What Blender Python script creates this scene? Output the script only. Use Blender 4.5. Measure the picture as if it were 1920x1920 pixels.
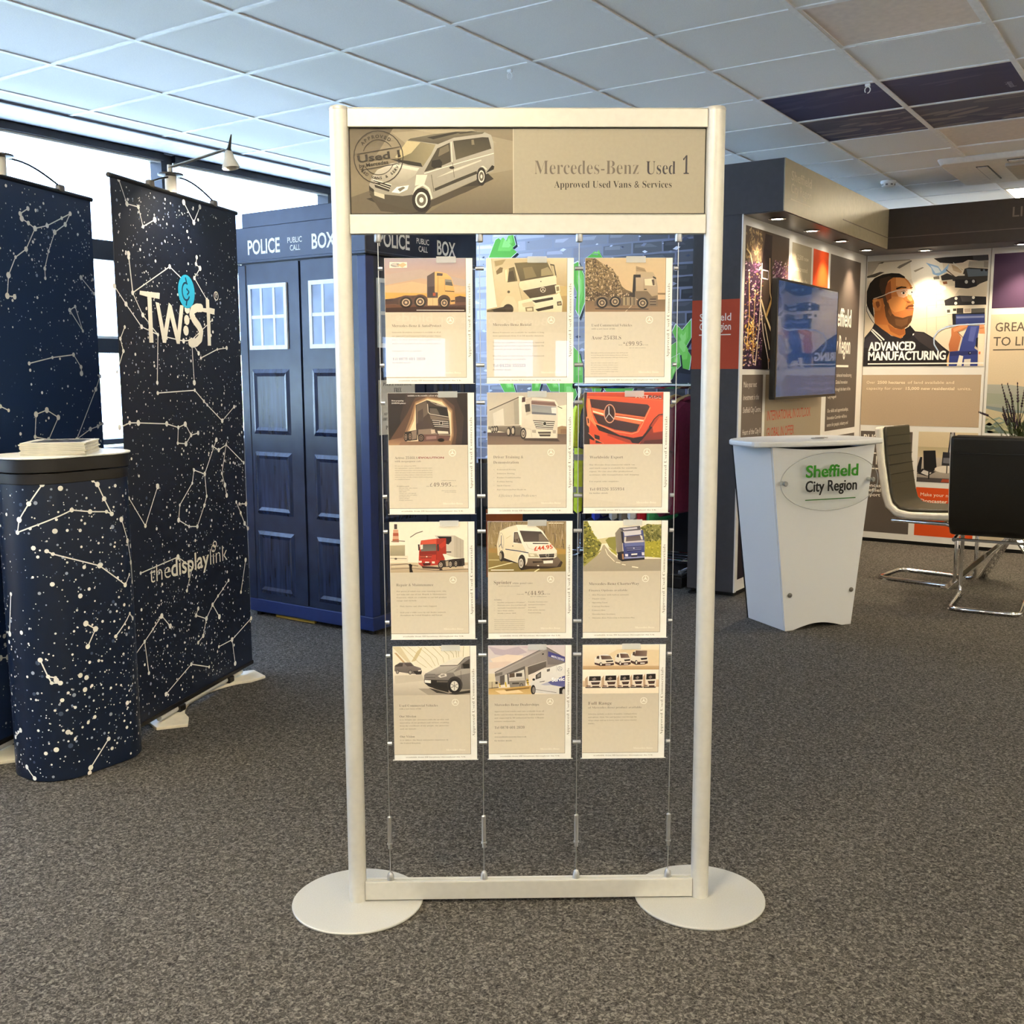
import bpy, bmesh, math, random
import numpy as np
from mathutils import Matrix, Vector
for o in list(bpy.data.objects): bpy.data.objects.remove(o)
C = bpy.context.scene
PI = math.pi
COL = C.collection
rnd = random.Random(7)

# ------------------------------------------------------------------ camera, world, exposure
# room axes: +X away from the window wall, +Y along the window wall, Z up; metres
CEIL = 2.743
CAM_Z, F_PX, PITCH, ROLL, YAW = 1.353, 1941.7, 0.132272, -0.00355, 0.591795
fwd = Vector((-math.sin(YAW)*math.cos(PITCH), math.cos(YAW)*math.cos(PITCH), -math.sin(PITCH)))
rgt = Vector((math.cos(YAW), math.sin(YAW), 0))
up = rgt.cross(fwd)
r2 = rgt*math.cos(ROLL)+up*math.sin(ROLL); u2 = -rgt*math.sin(ROLL)+up*math.cos(ROLL)
cd = bpy.data.cameras.new('camera'); cam = bpy.data.objects.new('camera', cd); COL.objects.link(cam)
cd.sensor_width = 36; cd.lens = F_PX/1920*36; cd.clip_start = 0.05
m = Matrix((r2, u2, -fwd)).transposed().to_4x4(); m.translation = (0, 0, CAM_Z); cam.matrix_world = m
C.camera = cam
W = bpy.data.worlds.new('sky'); C.world = W; W.use_nodes = True
wn = W.node_tree; bg = wn.nodes['Background']
SKY = 9.0
bg.inputs[0].default_value = (0.44, 0.62, 1.0, 1); bg.inputs[1].default_value = SKY
C.view_settings.view_transform = 'Standard'; C.view_settings.look = 'None'
C.view_settings.exposure = 0.22; C.view_settings.gamma = 1.0; C.view_settings.use_curve_mapping = False
sl = bpy.data.lights.new('sun', 'SUN'); sl.energy = 80; sl.angle = math.radians(3); sl.color = (.54, .69, 1.0)   # from over the roof: lights the paving outside only
sun = bpy.data.objects.new('sun', sl); COL.objects.link(sun); sun.rotation_euler = (0, math.radians(42), math.radians(8))
cy = C.cycles
cy.use_denoising = True
cy.max_bounces = 10; cy.diffuse_bounces = 5; cy.glossy_bounces = 5; cy.transparent_max_bounces = 32; cy.transmission_bounces = 6
cy.sample_clamp_indirect = 6.0; cy.caustics_reflective = False; cy.caustics_refractive = False
PANEL_E, DOWN_E = 52.0, 46.0          # ceiling light panels (emission), booth downlights (watts)
WARM = (1.0, 0.83, 0.55)

# ------------------------------------------------------------------ helpers
def lin(h):
    h = h.lstrip('#'); v = [int(h[i:i+2], 16)/255 for i in (0, 2, 4)]
    return tuple(c/12.92 if c <= .04045 else ((c+.055)/1.055)**2.4 for c in v)
MATS = {}
def pm(name, col, rough=.5, metal=0.0, spec=.5, emit=None, estr=0, var=.06, scale=30, bump=0, bscale=200, coat=0, ior=1.45):
    """principled material with procedural tone and roughness variation"""
    if name in MATS: return MATS[name]
    mt = bpy.data.materials.new(name); mt.use_nodes = True; nt = mt.node_tree; b = nt.nodes['Principled BSDF']
    c = lin(col) if isinstance(col, str) else col
    b.inputs['Roughness'].default_value = rough; b.inputs['Metallic'].default_value = metal
    b.inputs['Specular IOR Level'].default_value = spec; b.inputs['IOR'].default_value = ior
    if coat: b.inputs['Coat Weight'].default_value = coat; b.inputs['Coat Roughness'].default_value = .05
    tc = nt.nodes.new('ShaderNodeTexCoord'); nz = nt.nodes.new('ShaderNodeTexNoise'); nz.inputs['Scale'].default_value = scale
    nt.links.new(tc.outputs['Object'], nz.inputs['Vector'])
    rp = nt.nodes.new('ShaderNodeValToRGB'); nt.links.new(nz.outputs['Fac'], rp.inputs['Fac'])
    e = rp.color_ramp.elements; e[0].position = .3; e[1].position = .7
    e[0].color = tuple(x*(1-var) for x in c)+(1,); e[1].color = tuple(min(1, x*(1+var)) for x in c)+(1,)
    nt.links.new(rp.outputs['Color'], b.inputs['Base Color'])
    if bump:
        n2 = nt.nodes.new('ShaderNodeTexNoise'); n2.inputs['Scale'].default_value = bscale
        nt.links.new(tc.outputs['Object'], n2.inputs['Vector'])
        bp = nt.nodes.new('ShaderNodeBump'); bp.inputs['Strength'].default_value = bump; bp.inputs['Distance'].default_value = .002
        nt.links.new(n2.outputs['Fac'], bp.inputs['Height']); nt.links.new(bp.outputs['Normal'], b.inputs['Normal'])
    if emit:
        b.inputs['Emission Color'].default_value = tuple(emit)+(1,); b.inputs['Emission Strength'].default_value = estr
    MATS[name] = mt; return mt
def print_mat(name, rough=.45, spec=.4, gain=1.0, coat=0):
    """flat print: inks held in the mesh colour attribute, with a little paper grain"""
    if name in MATS: return MATS[name]
    mt = bpy.data.materials.new(name); mt.use_nodes = True; nt = mt.node_tree; b = nt.nodes['Principled BSDF']
    at = nt.nodes.new('ShaderNodeAttribute'); at.attribute_name = 'ink'
    nz = nt.nodes.new('ShaderNodeTexNoise'); nz.inputs['Scale'].default_value = 120
    tc = nt.nodes.new('ShaderNodeTexCoord'); nt.links.new(tc.outputs['Object'], nz.inputs['Vector'])
    mr = nt.nodes.new('ShaderNodeMapRange'); mr.inputs[3].default_value = .93*gain; mr.inputs[4].default_value = 1.05*gain
    nt.links.new(nz.outputs['Fac'], mr.inputs[0])
    mx = nt.nodes.new('ShaderNodeVectorMath'); mx.operation = 'SCALE'
    nt.links.new(at.outputs['Color'], mx.inputs[0]); nt.links.new(mr.outputs[0], mx.inputs['Scale'])
    nt.links.new(mx.outputs[0], b.inputs['Base Color'])
    b.inputs['Roughness'].default_value = rough; b.inputs['Specular IOR Level'].default_value = spec
    if coat: b.inputs['Coat Weight'].default_value = coat; b.inputs['Coat Roughness'].default_value = .06
    MATS[name] = mt; return mt
def clear_mat(name, tint=(.97, .98, .98), f0=1.45, rough=.01, haze=0.0, hc=(.85, .87, .88)):
    """thin clear sheet: passes light straight through, reflects by fresnel"""
    if name in MATS: return MATS[name]
    mt = bpy.data.materials.new(name); mt.use_nodes = True; nt = mt.node_tree; nt.nodes.clear()
    out = nt.nodes.new('ShaderNodeOutputMaterial'); tr = nt.nodes.new('ShaderNodeBsdfTransparent'); tr.inputs[0].default_value = tint+(1,)
    gl = nt.nodes.new('ShaderNodeBsdfGlossy'); gl.inputs['Roughness'].default_value = rough
    fr = nt.nodes.new('ShaderNodeFresnel'); fr.inputs[0].default_value = f0
    mx = nt.nodes.new('ShaderNodeMixShader')
    ge = nt.nodes.new('ShaderNodeNewGeometry'); ff = nt.nodes.new('ShaderNodeMath'); ff.operation = 'MULTIPLY'; iv = nt.nodes.new('ShaderNodeMath'); iv.operation = 'SUBTRACT'; iv.inputs[0].default_value = 1
    nt.links.new(ge.outputs['Backfacing'], iv.inputs[1]); nt.links.new(iv.outputs[0], ff.inputs[0]); nt.links.new(fr.outputs[0], ff.inputs[1])   # reflect once, off the outer face
    nt.links.new(ff.outputs[0], mx.inputs[0]); nt.links.new(tr.outputs[0], mx.inputs[1]); nt.links.new(gl.outputs[0], mx.inputs[2])
    last = mx
    if haze:
        df = nt.nodes.new('ShaderNodeBsdfDiffuse'); df.inputs[0].default_value = hc+(1,)
        m2 = nt.nodes.new('ShaderNodeMixShader'); m2.inputs[0].default_value = haze
        nt.links.new(mx.outputs[0], m2.inputs[1]); nt.links.new(df.outputs[0], m2.inputs[2]); last = m2
    nt.links.new(last.outputs[0], out.inputs[0]); MATS[name] = mt; return mt

class MB:
    def __init__(s): s.v = []; s.f = []
    def add(s, vs, fs, M=None):
        n = len(s.v)
        s.v += [tuple(M @ Vector(p)) for p in vs] if M else [tuple(p) for p in vs]
        s.f += [tuple(i+n for i in f) for f in fs]; return s
    def box(s, x0, x1, y0, y1, z0, z1, M=None, ch=0):
        if ch:
            P = [(x0+ch, y0), (x1-ch, y0), (x1, y0+ch), (x1, y1-ch), (x1-ch, y1), (x0+ch, y1), (x0, y1-ch), (x0, y0+ch)]
            return s.prism(P, z0, z1, M)
        return s.add([(x0,y0,z0),(x1,y0,z0),(x1,y1,z0),(x0,y1,z0),(x0,y0,z1),(x1,y0,z1),(x1,y1,z1),(x0,y1,z1)],
              [(0,3,2,1),(4,5,6,7),(0,1,5,4),(1,2,6,5),(2,3,7,6),(3,0,4,7)], M)
    def prism(s, P, z0, z1, M=None, top=1.0):
        n = len(P)
        if sum(P[i][0]*P[(i+1) % n][1]-P[(i+1) % n][0]*P[i][1] for i in range(n)) < 0: P = P[::-1]
        cx = sum(p[0] for p in P)/n; cyy = sum(p[1] for p in P)/n
        vs = [(x, y, z0) for x, y in P]+[(cx+(x-cx)*top, cyy+(y-cyy)*top, z1) for x, y in P]
        fs = [tuple(range(n-1, -1, -1)), tuple(range(n, 2*n))]+[(i, (i+1) % n, n+(i+1) % n, n+i) for i in range(n)]
        return s.add(vs, fs, M)
    def lathe(s, prof, n=24, M=None, axis='z'):
        vs = []; fs = []
        for r, z in prof:
            for k in range(n):
                a = 2*PI*k/n; vs.append((r*math.cos(a), r*math.sin(a), z))
        for i in range(len(prof)-1):
            for k in range(n):
                k2 = (k+1) % n; fs.append((i*n+k, i*n+k2, (i+1)*n+k2, (i+1)*n+k))
        fs.append(tuple(range(n-1, -1, -1))); q = (len(prof)-1)*n; fs.append(tuple(range(q, q+n)))
        R = Matrix() if axis == 'z' else (Matrix.Rotation(PI/2, 4, 'Y') if axis == 'x' else Matrix.Rotation(-PI/2, 4, 'X'))
        return s.add(vs, fs, (M @ R) if M else R)
    def cyl(s, x, y, z0, z1, r, n=20, r1=None):
        return s.lathe([(r, z0), (r if r1 is None else r1, z1)], n, Matrix.Translation((x, y, 0)))
    def tube(s, pts, r, n=8, closed=False, rr=None):
        pts = [Vector(p) for p in pts]; L = len(pts); vs = []; fs = []
        prev = None
        for i, p in enumerate(pts):
            a = pts[(i-1) % L] if (closed or i > 0) else p; b = pts[(i+1) % L] if (closed or i < L-1) else p
            t = (b-a).normalized()
            if prev is None:
                u = t.orthogonal().normalized()
            else:
                u = (prev-t*prev.dot(t)); u = u.normalized() if u.length > 1e-6 else t.orthogonal().normalized()
            prev = u; w = t.cross(u); ri = rr[i] if rr else r
            for k in range(n):
                an = 2*PI*k/n; vs.append(tuple(p+u*(ri*math.cos(an))+w*(ri*math.sin(an))))
        for i in range(L if closed else L-1):
            j = (i+1) % L
            for k in range(n):
                k2 = (k+1) % n; fs.append((i*n+k, i*n+k2, j*n+k2, j*n+k))
        if not closed: fs.append(tuple(range(n-1, -1, -1))); fs.append(tuple(range((L-1)*n, L*n)))
        return s.add(vs, fs)
    def mesh(s, name, mat, smooth=False):
        me = bpy.data.meshes.new(name); me.from_pydata(s.v, [], s.f); me.update()
        if mat: me.materials.append(mat)
        if smooth:
            for p in me.polygons: p.use_smooth = True
            me.set_sharp_from_angle(angle=math.radians(smooth if smooth > 1 else 40))
        return me
def link(name, me, parent=None, loc=(0,0,0), rz=0):
    o = bpy.data.objects.new(name, me); COL.objects.link(o); o.location = loc; o.rotation_euler = (0, 0, rz)
    if parent is not None: o.parent = parent
    return o
def obj(name, mb, mat, parent=None, smooth=False, loc=(0,0,0), rz=0, bevel=0, seg=2, label=None, subsurf=0, kind=None):
    o = link(name, mb.mesh(name, mat, smooth), parent, loc, rz)
    if bevel:
        b = o.modifiers.new('b', 'BEVEL'); b.width = bevel; b.segments = seg; b.limit_method = 'ANGLE'; b.angle_limit = math.radians(35)
    if subsurf:
        b = o.modifiers.new('s', 'SUBSURF'); b.levels = subsurf; b.render_levels = subsurf
    if label: o['label'] = label
    if kind: o['kind'] = kind
    return o
def tag(o, label, cat, group=None):
    o['label'] = label; o['category'] = cat
    if group: o['group'] = group
    return o
def thing(name, label, cat, loc=(0,0,0), rz=0, group=None):
    return tag(link(name, None, None, loc, rz), label, cat, group)
def structure(o, label=None):
    o['kind'] = 'structure'
    if label: o['label'] = label
    return o
def rrect(ha, hb, r, n=6, cx=0, cy=0):
    P = []
    for k, (sx, sy) in enumerate([(1,-1), (1,1), (-1,1), (-1,-1)]):
        for i in range(n+1):
            t = -PI/2+k*PI/2+i/n*PI/2
            P.append((cx+sx*(ha-r)+r*math.cos(t), cy+sy*(hb-r)+r*math.sin(t)))
    return P

# ------------------------------------------------------------------ lettering and flat prints
GLY = {}
def serif(s, base=(0x1D400, 0x1D41A, 0x1D7CE)):
    o = ''
    for ch in s:
        if 'A' <= ch <= 'Z': o += chr(base[0]+ord(ch)-65)
        elif 'a' <= ch <= 'z': o += '\u210e' if (base[1] == 0x1D44E and ch == 'h') else chr(base[1]+ord(ch)-97)
        elif '0' <= ch <= '9' and base[2]: o += chr(base[2]+ord(ch)-48)
        else: o += ch
    return o
def glyphs(s, font, weight, res):
    key = (s, font, weight, res)
    if key in GLY: return GLY[key]
    t = serif(s) if font == 'serif' else serif(s, (0x1D434, 0x1D44E, 0)) if font == 'ital' else s
    cu = bpy.data.curves.new('lettering', 'FONT'); cu.body = t; cu.resolution_u = res
    cu.offset = weight if weight is not None else (-.010 if font == 'serif' else 0)
    o = bpy.data.objects.new('lettering', cu); COL.objects.link(o); bpy.context.view_layer.update()
    me = o.evaluated_get(bpy.context.evaluated_depsgraph_get()).to_mesh()
    V = [(v.co.x, v.co.y) for v in me.vertices]; Fs = [tuple(p.vertices) for p in me.polygons]
    bpy.data.objects.remove(o); bpy.data.curves.remove(cu)
    x0 = min((v[0] for v in V), default=0); x1 = max((v[0] for v in V), default=1)
    GLY[key] = (V, Fs, x0, x1); return GLY[key]
CAPH = {'sans': .682, 'serif': .66, 'ital': .66}
def homog(src, dst):
    A = []; B = []
    for (x, y), (u, v) in zip(src, dst):
        A += [[x,y,1,0,0,0,-u*x,-u*y], [0,0,0,x,y,1,-v*x,-v*y]]; B += [u, v]
    return np.append(np.linalg.solve(np.array(A, float), np.array(B, float)), 1).reshape(3, 3)
def clip_poly(P, Cq):
    area = sum(Cq[i][0]*Cq[(i+1) % len(Cq)][1]-Cq[(i+1) % len(Cq)][0]*Cq[i][1] for i in range(len(Cq)))
    if area < 0: Cq = Cq[::-1]
    for i in range(len(Cq)):
        a = Cq[i]; b = Cq[(i+1) % len(Cq)]; out = []
        ins = lambda p: (b[0]-a[0])*(p[1]-a[1])-(b[1]-a[1])*(p[0]-a[0]) >= -1e-9
        for j in range(len(P)):
            p = P[j]; q = P[(j+1) % len(P)]
            if ins(p): out.append(p)
            if ins(p) != ins(q):
                d1 = (b[0]-a[0])*(p[1]-a[1])-(b[1]-a[1])*(p[0]-a[0]); d2 = (b[0]-a[0])*(q[1]-a[1])-(b[1]-a[1])*(q[0]-a[0])
                t = d1/(d1-d2); out.append((p[0]+t*(q[0]-p[0]), p[1]+t*(q[1]-p[1])))
        P = out
        if len(P) < 3: return []
    return P
class Art:
    """a flat print: layered ink shapes; x right, y up (metres) unless B says otherwise"""
    def __init__(s, B=None, dz=2.5e-5): s.V = []; s.F = []; s.K = []; s.n = 0; s.T = None; s.cl = None; s.B = B or (1, 0, 1, 0); s.dz = dz; s.sub = 0
    def frame(s, src=None, dst=None, clip=True):
        s.T = homog(src, dst) if src else None; s.cl = list(dst) if (src and clip) else None; return s
    def rect(s, x0, y0, x1, y1): return [(x0,y0), (x1,y0), (x1,y1), (x0,y1)]
    def _m(s, p):
        if s.T is None: return p
        q = s.T @ (p[0], p[1], 1.0); return (q[0]/q[2], q[1]/q[2])
    def _put(s, P, cols, z):
        b = len(s.V); sx, ox, sy, oy = s.B
        s.V += [(x*sx+ox, -z, y*sy+oy) for x, y in P]; s.F.append(tuple(range(b, b+len(P)))); s.K += cols
    def poly(s, P, col, lay=True):
        if lay: s.n += 1
        P = [s._m(p) for p in P]
        if s.cl: P = clip_poly(P, s.cl)
        if len(P) < 3: return
        if '>' in col or '|' in col:
            ax = 1 if '>' in col else 0; a, b = [lin(c) for c in col.replace('|', '>').split('>')]
            lo = min(p[ax] for p in P); hi = max(p[ax] for p in P)
            flip = (s.B[2] > 0) if ax else False
            cols = []
            for p in P:
                t = (p[ax]-lo)/max(hi-lo, 1e-9); t = 1-t if flip else t
                cols.append(tuple(a[i]*(1-t)+b[i]*t for i in range(3)))
        else: cols = [lin(col)]*len(P)
        s._put(P, cols, s.n*s.dz)
    def line(s, P, w, col):
        s.n += 1
        for a, b in zip(P, P[1:]):
            L = math.hypot(b[0]-a[0], b[1]-a[1])
            if L < 1e-9: continue
            nx, ny = -(b[1]-a[1])/L*w/2, (b[0]-a[0])/L*w/2
            k = max(1, int(L/s.sub)) if s.sub else 1
            for i in range(k):
                t0, t1 = i/k, (i+1)/k
                p = (a[0]+(b[0]-a[0])*t0, a[1]+(b[1]-a[1])*t0); q = (a[0]+(b[0]-a[0])*t1, a[1]+(b[1]-a[1])*t1)
                s.poly([(p[0]+nx,p[1]+ny), (q[0]+nx,q[1]+ny), (q[0]-nx,q[1]-ny), (p[0]-nx,p[1]-ny)], col, False)
    def ell(s, cx, cyy, rx, ry, col, rot=0, n=20, a0=0, a1=360, lay=True):
        P = []; c, sn = math.cos(math.radians(rot)), math.sin(math.radians(rot))
        for k in range(n if a1-a0 >= 360 else n+1):
            t = math.radians(a0+(a1-a0)*k/n); x, y = rx*math.cos(t), ry*math.sin(t)
            P.append((cx+x*c-y*sn, cyy+x*sn+y*c))
        s.poly(P, col, lay)
    def ring(s, cx, cyy, rx, ry, w, col, n=28, a0=0, a1=360):
        s.n += 1
        for k in range(n):
            t0 = math.radians(a0+(a1-a0)*k/n); t1 = math.radians(a0+(a1-a0)*(k+1)/n)
            s.poly([(cx+(rx+d)*math.cos(t), cyy+(ry+d)*math.sin(t)) for t, d in ((t0,-w/2), (t1,-w/2), (t1,w/2), (t0,w/2))], col, False)
    def star(s, x, y, r, col, w=None):           # ring with a three-pointed star
        d = -1 if (s.B[2] < 0 or s.T is not None) else 1
        s.ring(x, y, r, r, r*.16, col, 24)
        for a in (90, 210, 330):
            t = math.radians(a); tx, ty = x+r*math.cos(t), y+d*r*math.sin(t); nx, ny = -math.sin(t)*r*.16, d*math.cos(t)*r*.16
            s.poly([(tx,ty), (x+nx,y+ny), (x-nx,y-ny)], col)
    def text(s, t, x, y, h, col, font='sans', wt=None, w=None, rot=0, al='l', src=False, res=2, dbl=0, lay=True):
        V, Fs, x0, x1 = glyphs(t, font, wt, res); sc = h/CAPH[font]; wx = (w/max(x1-x0, 1e-6)) if w else sc
        d = -1 if ((s.B[2] < 0) or src) else 1
        off = {'l': 0, 'c': -(x1-x0)*wx/2, 'r': -(x1-x0)*wx}[al]
        c, sn = math.cos(math.radians(rot)), math.sin(math.radians(rot))
        T, cl = s.T, s.cl
        if not src: s.T = None
        if lay: s.n += 1
        sx, ox, sy, oy = s.B; col3 = lin(col)
        for k in range(1+(dbl > 0)):
            b = len(s.V)
            for vx, vy in V:
                px, py = (vx-x0)*wx+off+(dbl*sc if k else 0), vy*sc
                q = (x+px*c-py*sn, y+d*(px*sn+py*c)); q = s._m(q)
                s.V.append((q[0]*sx+ox, -(s.n+k)*s.dz, q[1]*sy+oy))
            for f in Fs: s.F.append(tuple(i+b for i in f)); s.K += [col3]*len(f)
        if dbl: s.n += 1
        s.T, s.cl = T, cl
        return (x1-x0)*wx
    def arctext(s, t, cx, cyy, r, h, col, a_mid, flip=False, font='sans', wt=.015, step=1.15):
        n = len(t); da = h*step/r*(1 if flip else -1)
        for i, ch in enumerate(t):
            if ch == ' ': continue
            a = a_mid+(i-(n-1)/2)*da
            x, y = cx+r*math.cos(a), cyy-r*math.sin(a)
            rot = math.degrees(a)-90 if not flip else math.degrees(a)+90
            s.text(ch, x, y, h, col, font, wt, rot=rot, al='c', src=True)
    def specks(s, P, n, cols, lo, hi, asp=1.0, seed=1, rot=None):
        R = random.Random(seed); xs = [p[0] for p in P]; ys = [p[1] for p in P]; s.n += 1; k = 0
        def inside(x, y):
            c = False; j = len(P)-1
            for i in range(len(P)):
                if (P[i][1] > y) != (P[j][1] > y) and x < (P[j][0]-P[i][0])*(y-P[i][1])/(P[j][1]-P[i][1])+P[i][0]: c = not c
                j = i
            return c
        for _ in range(n*6):
            if k >= n: break
            x, y = R.uniform(min(xs), max(xs)), R.uniform(min(ys), max(ys))
            if not inside(x, y): continue
            k += 1; r = R.uniform(lo, hi); a = R.uniform(0, PI) if rot is None else math.radians(rot+R.uniform(-12, 12))
            c, sn = math.cos(a), math.sin(a)
            s.n += (k % 12 == 0)
            s.poly([(x+u*r*asp*c-v*r*sn, y+u*r*asp*sn+v*r*c) for u, v in ((-1, R.uniform(-.4,.4)), (0, -1), (1, R.uniform(-.4,.4)), (0, 1))], R.choice(cols), False)
    def ops(s, txt):
        for ln in txt.strip().splitlines():
            for op in ln.split(';'):
                w = op.split()
                if not w: continue
                g = lambda k: [tuple(float(c) for c in q.split(',')) for q in w[k:]]
                if w[0] == 'p': s.poly(g(2), w[1])
                elif w[0] == 'l': s.line(g(3), float(w[2]), w[1])
                elif w[0] == 'e':
                    q = [float(c) for c in w[2].split(',')]; s.ell(*q[:4], w[1], *(q[4:5]))
                elif w[0] == 'w':     # wheel: tyre, rim, hub
                    q = [float(c) for c in w[1].split(',')]
                    s.ell(*q[:4], w[2]); s.ell(q[0], q[1], q[2]*.66, q[3]*.66, w[3]); s.ell(q[0], q[1], q[2]*.5, q[3]*.5, w[4]); s.ell(q[0], q[1], q[2]*.22, q[3]*.22, w[3])
                elif w[0] == 'r':
                    q = [float(c) for c in w[2].split(',')]; s.ring(*q[:5], w[1])
    def build(s, name, mat, parent=None, loc=(0,0,0), rz=0, warp=None, label=None):
        V = [warp(x, y, z) for x, y, z in s.V] if warp else s.V
        me = bpy.data.meshes.new(name); me.from_pydata(V, [], s.F); me.materials.append(mat)
        at = me.color_attributes.new('ink', 'FLOAT_COLOR', 'CORNER')
        K = np.ones((len(s.K), 4), np.float32); K[:, :3] = s.K; at.data.foreach_set('color', K.ravel())
        o = link(name, me, parent, loc, rz)
        if label: o['label'] = label
        return o
# ------------------------------------------------------------------ materials of the room
M_alu = pm('brushed aluminium', (.66, .645, .59), .42, .35, .5, scale=60, var=.03)
M_disc = pm('silver powder coat', (.50, .50, .475), .45, .2, .5, scale=300, var=.05, bump=.06, bscale=900)
M_chrome = pm('chrome', (.86, .86, .87), .06, 1.0)
M_steel = pm('satin steel', (.66, .66, .65), .28, .9)
M_dkframe = pm('dark window frame', '#23262e', .45)
M_white = pm('white plaster', (.82, .82, .82), .8, scale=8, var=.02)
M_black = pm('black plastic', '#0c0c0d', .4)
M_acry = clear_mat('clear acrylic', (1, 1, 1), f0=1.6)
M_glass = clear_mat('window glass', (.96, .98, .98))
M_print = print_mat('poster ink', .42, .35, 1.08)
M_matte = print_mat('matt graphic ink', .6, .25)
M_sheen = print_mat('satin banner ink', .42, .55)

# carpet: flecked grey-brown loop pile
mt = bpy.data.materials.new('flecked carpet'); mt.use_nodes = True; nt = mt.node_tree; b = nt.nodes['Principled BSDF']
tc = nt.nodes.new('ShaderNodeTexCoord')
n1 = nt.nodes.new('ShaderNodeTexNoise'); n1.inputs['Scale'].default_value = 95; n1.inputs['Detail'].default_value = 3; n1.inputs['Roughness'].default_value = .7
n1.inputs['Distortion'].default_value = 1.2
v1 = nt.nodes.new('ShaderNodeTexVoronoi'); v1.inputs['Scale'].default_value = 190
n3 = nt.nodes.new('ShaderNodeTexNoise'); n3.inputs['Scale'].default_value = 1.1; n3.inputs['Detail'].default_value = 4
rp = nt.nodes.new('ShaderNodeValToRGB'); e = rp.color_ramp.elements
e[0].position = .34; e[0].color = (.022, .0205, .019, 1); e[1].position = .70; e[1].color = (.215, .20, .178, 1)
x = e.new(.52); x.color = (.074, .069, .062, 1)
mxs = nt.nodes.new('ShaderNodeMath'); mxs.operation = 'MULTIPLY_ADD'; mxs.inputs[1].default_value = .16; mxs.inputs[2].default_value = -.06
ad = nt.nodes.new('ShaderNodeMath'); ad.operation = 'ADD'
sc_ = nt.nodes.new('ShaderNodeMapRange'); sc_.inputs[3].default_value = .86; sc_.inputs[4].default_value = 1.14
vm = nt.nodes.new('ShaderNodeVectorMath'); vm.operation = 'SCALE'
bp = nt.nodes.new('ShaderNodeBump'); bp.inputs['Strength'].default_value = .7; bp.inputs['Distance'].default_value = .004
L = nt.links.new
for nn in (n1, v1, n3): L(tc.outputs['Object'], nn.inputs['Vector'])
L(v1.outputs['Color'], mxs.inputs[0]); L(n1.outputs['Fac'], ad.inputs[0]); L(mxs.outputs[0], ad.inputs[1]); L(ad.outputs[0], rp.inputs['Fac'])
L(n3.outputs['Fac'], sc_.inputs[0]); L(rp.outputs['Color'], vm.inputs[0]); L(sc_.outputs[0], vm.inputs['Scale']); L(vm.outputs[0], b.inputs['Base Color'])
L(n1.outputs['Fac'], bp.inputs['Height']); L(bp.outputs['Normal'], b.inputs['Normal'])
b.inputs['Roughness'].default_value = .95; b.inputs['Specular IOR Level'].default_value = .1
M_carpet = mt

# ------------------------------------------------------------------ room shell
XT = -5.222     # edge of the tiled field; a plaster margin runs on to the glass
XL, XR, YF, YB = -5.57, 4.4, -4.6, 10.6
structure(obj('floor', MB().box(XL-.25, XR+.2, YF-.2, YB+.2, -.1, 0), M_carpet), 'flecked grey-brown carpet across the whole showroom')
structure(obj('wall_right', MB().box(XR, XR+.15, YF-.15, YB+.15, 0, CEIL+.1), M_white))
structure(obj('wall_back', MB().box(XL-.2, XR, YB, YB+.15, 0, CEIL+.1), M_white))
# window wall: sill wall, white bulkhead, piers; windows between
WB, WT = .90, 2.697
wl = MB().box(XL-.22, XL, YF-.15, YB, 0, WB).box(XL-.22, XL, YF-.15, YB, CEIL-.002, CEIL+.1)
structure(obj('wall_left', wl, M_white), 'white wall under the long window strip')
structure(obj('trim_1', MB().box(XT-.016, XT+.004, YF, YB, CEIL-.010, CEIL+.02), pm('shadow gap trim', '#63646c', .6)), 'grey shadow-gap trim where ceiling meets window wall')
structure(obj('trim_3', MB().box(XL-.02, XT-.016, YF, YB, CEIL-.002, CEIL+.05), pm('white soffit', (.86, .87, .88), .6)), 'smooth white plaster margin between tiles and window head')
mull = [y for y in [-4.56+1.5*k for k in range(11)]]
for i, (ya, yb) in enumerate(zip(mull, mull[1:])):
    w = structure(link('window_%d' % (i+1), None, None, (XL, 0, 0)), 'dark-framed window bay with white daylight outside')
    fr = MB().box(-.16, -.05, ya-.042, ya+.042, WB, CEIL-.002)
    obj('mullion', fr, M_dkframe, w)
    obj('window_head', MB().box(-.16, -.02, ya+.042, yb-.042, WT, CEIL-.002), M_dkframe, w)
    obj('transom', MB().box(-.15, -.05, ya+.042, yb-.042, 2.048, 2.165), M_dkframe, w)
    obj('transom', MB().box(-.15, -.05, ya+.042, yb-.042, 1.491, 1.577), M_dkframe, w)
    obj('window_foot', MB().box(-.16, -.04, ya+.042, yb-.042, WB+.032, .965), M_dkframe, w)
    gt = MB().box(-.05, -.044, ya+.05, yb-.05, 1.577, 1.592).box(-.05, -.044, ya+.05, yb-.05, WT-.014, WT)
    obj('bead', gt, M_alu, w)
    for z0, z1 in ((.965, 1.491), (1.577, 2.048), (2.165, WT)):
        obj('pane', MB().box(-.110, -.104, ya+.03, yb-.03, z0-.01, z1+.01), M_glass, w)
structure(obj('window_sill', MB().box(XL-.05, XL+.14, YF, YB, WB, WB+.03), pm('white sill', (.85, .87, .9), .35)), 'white window sill board under the dark frames')
bpy.data.objects['window_sill'].name = 'trim_2'
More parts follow.
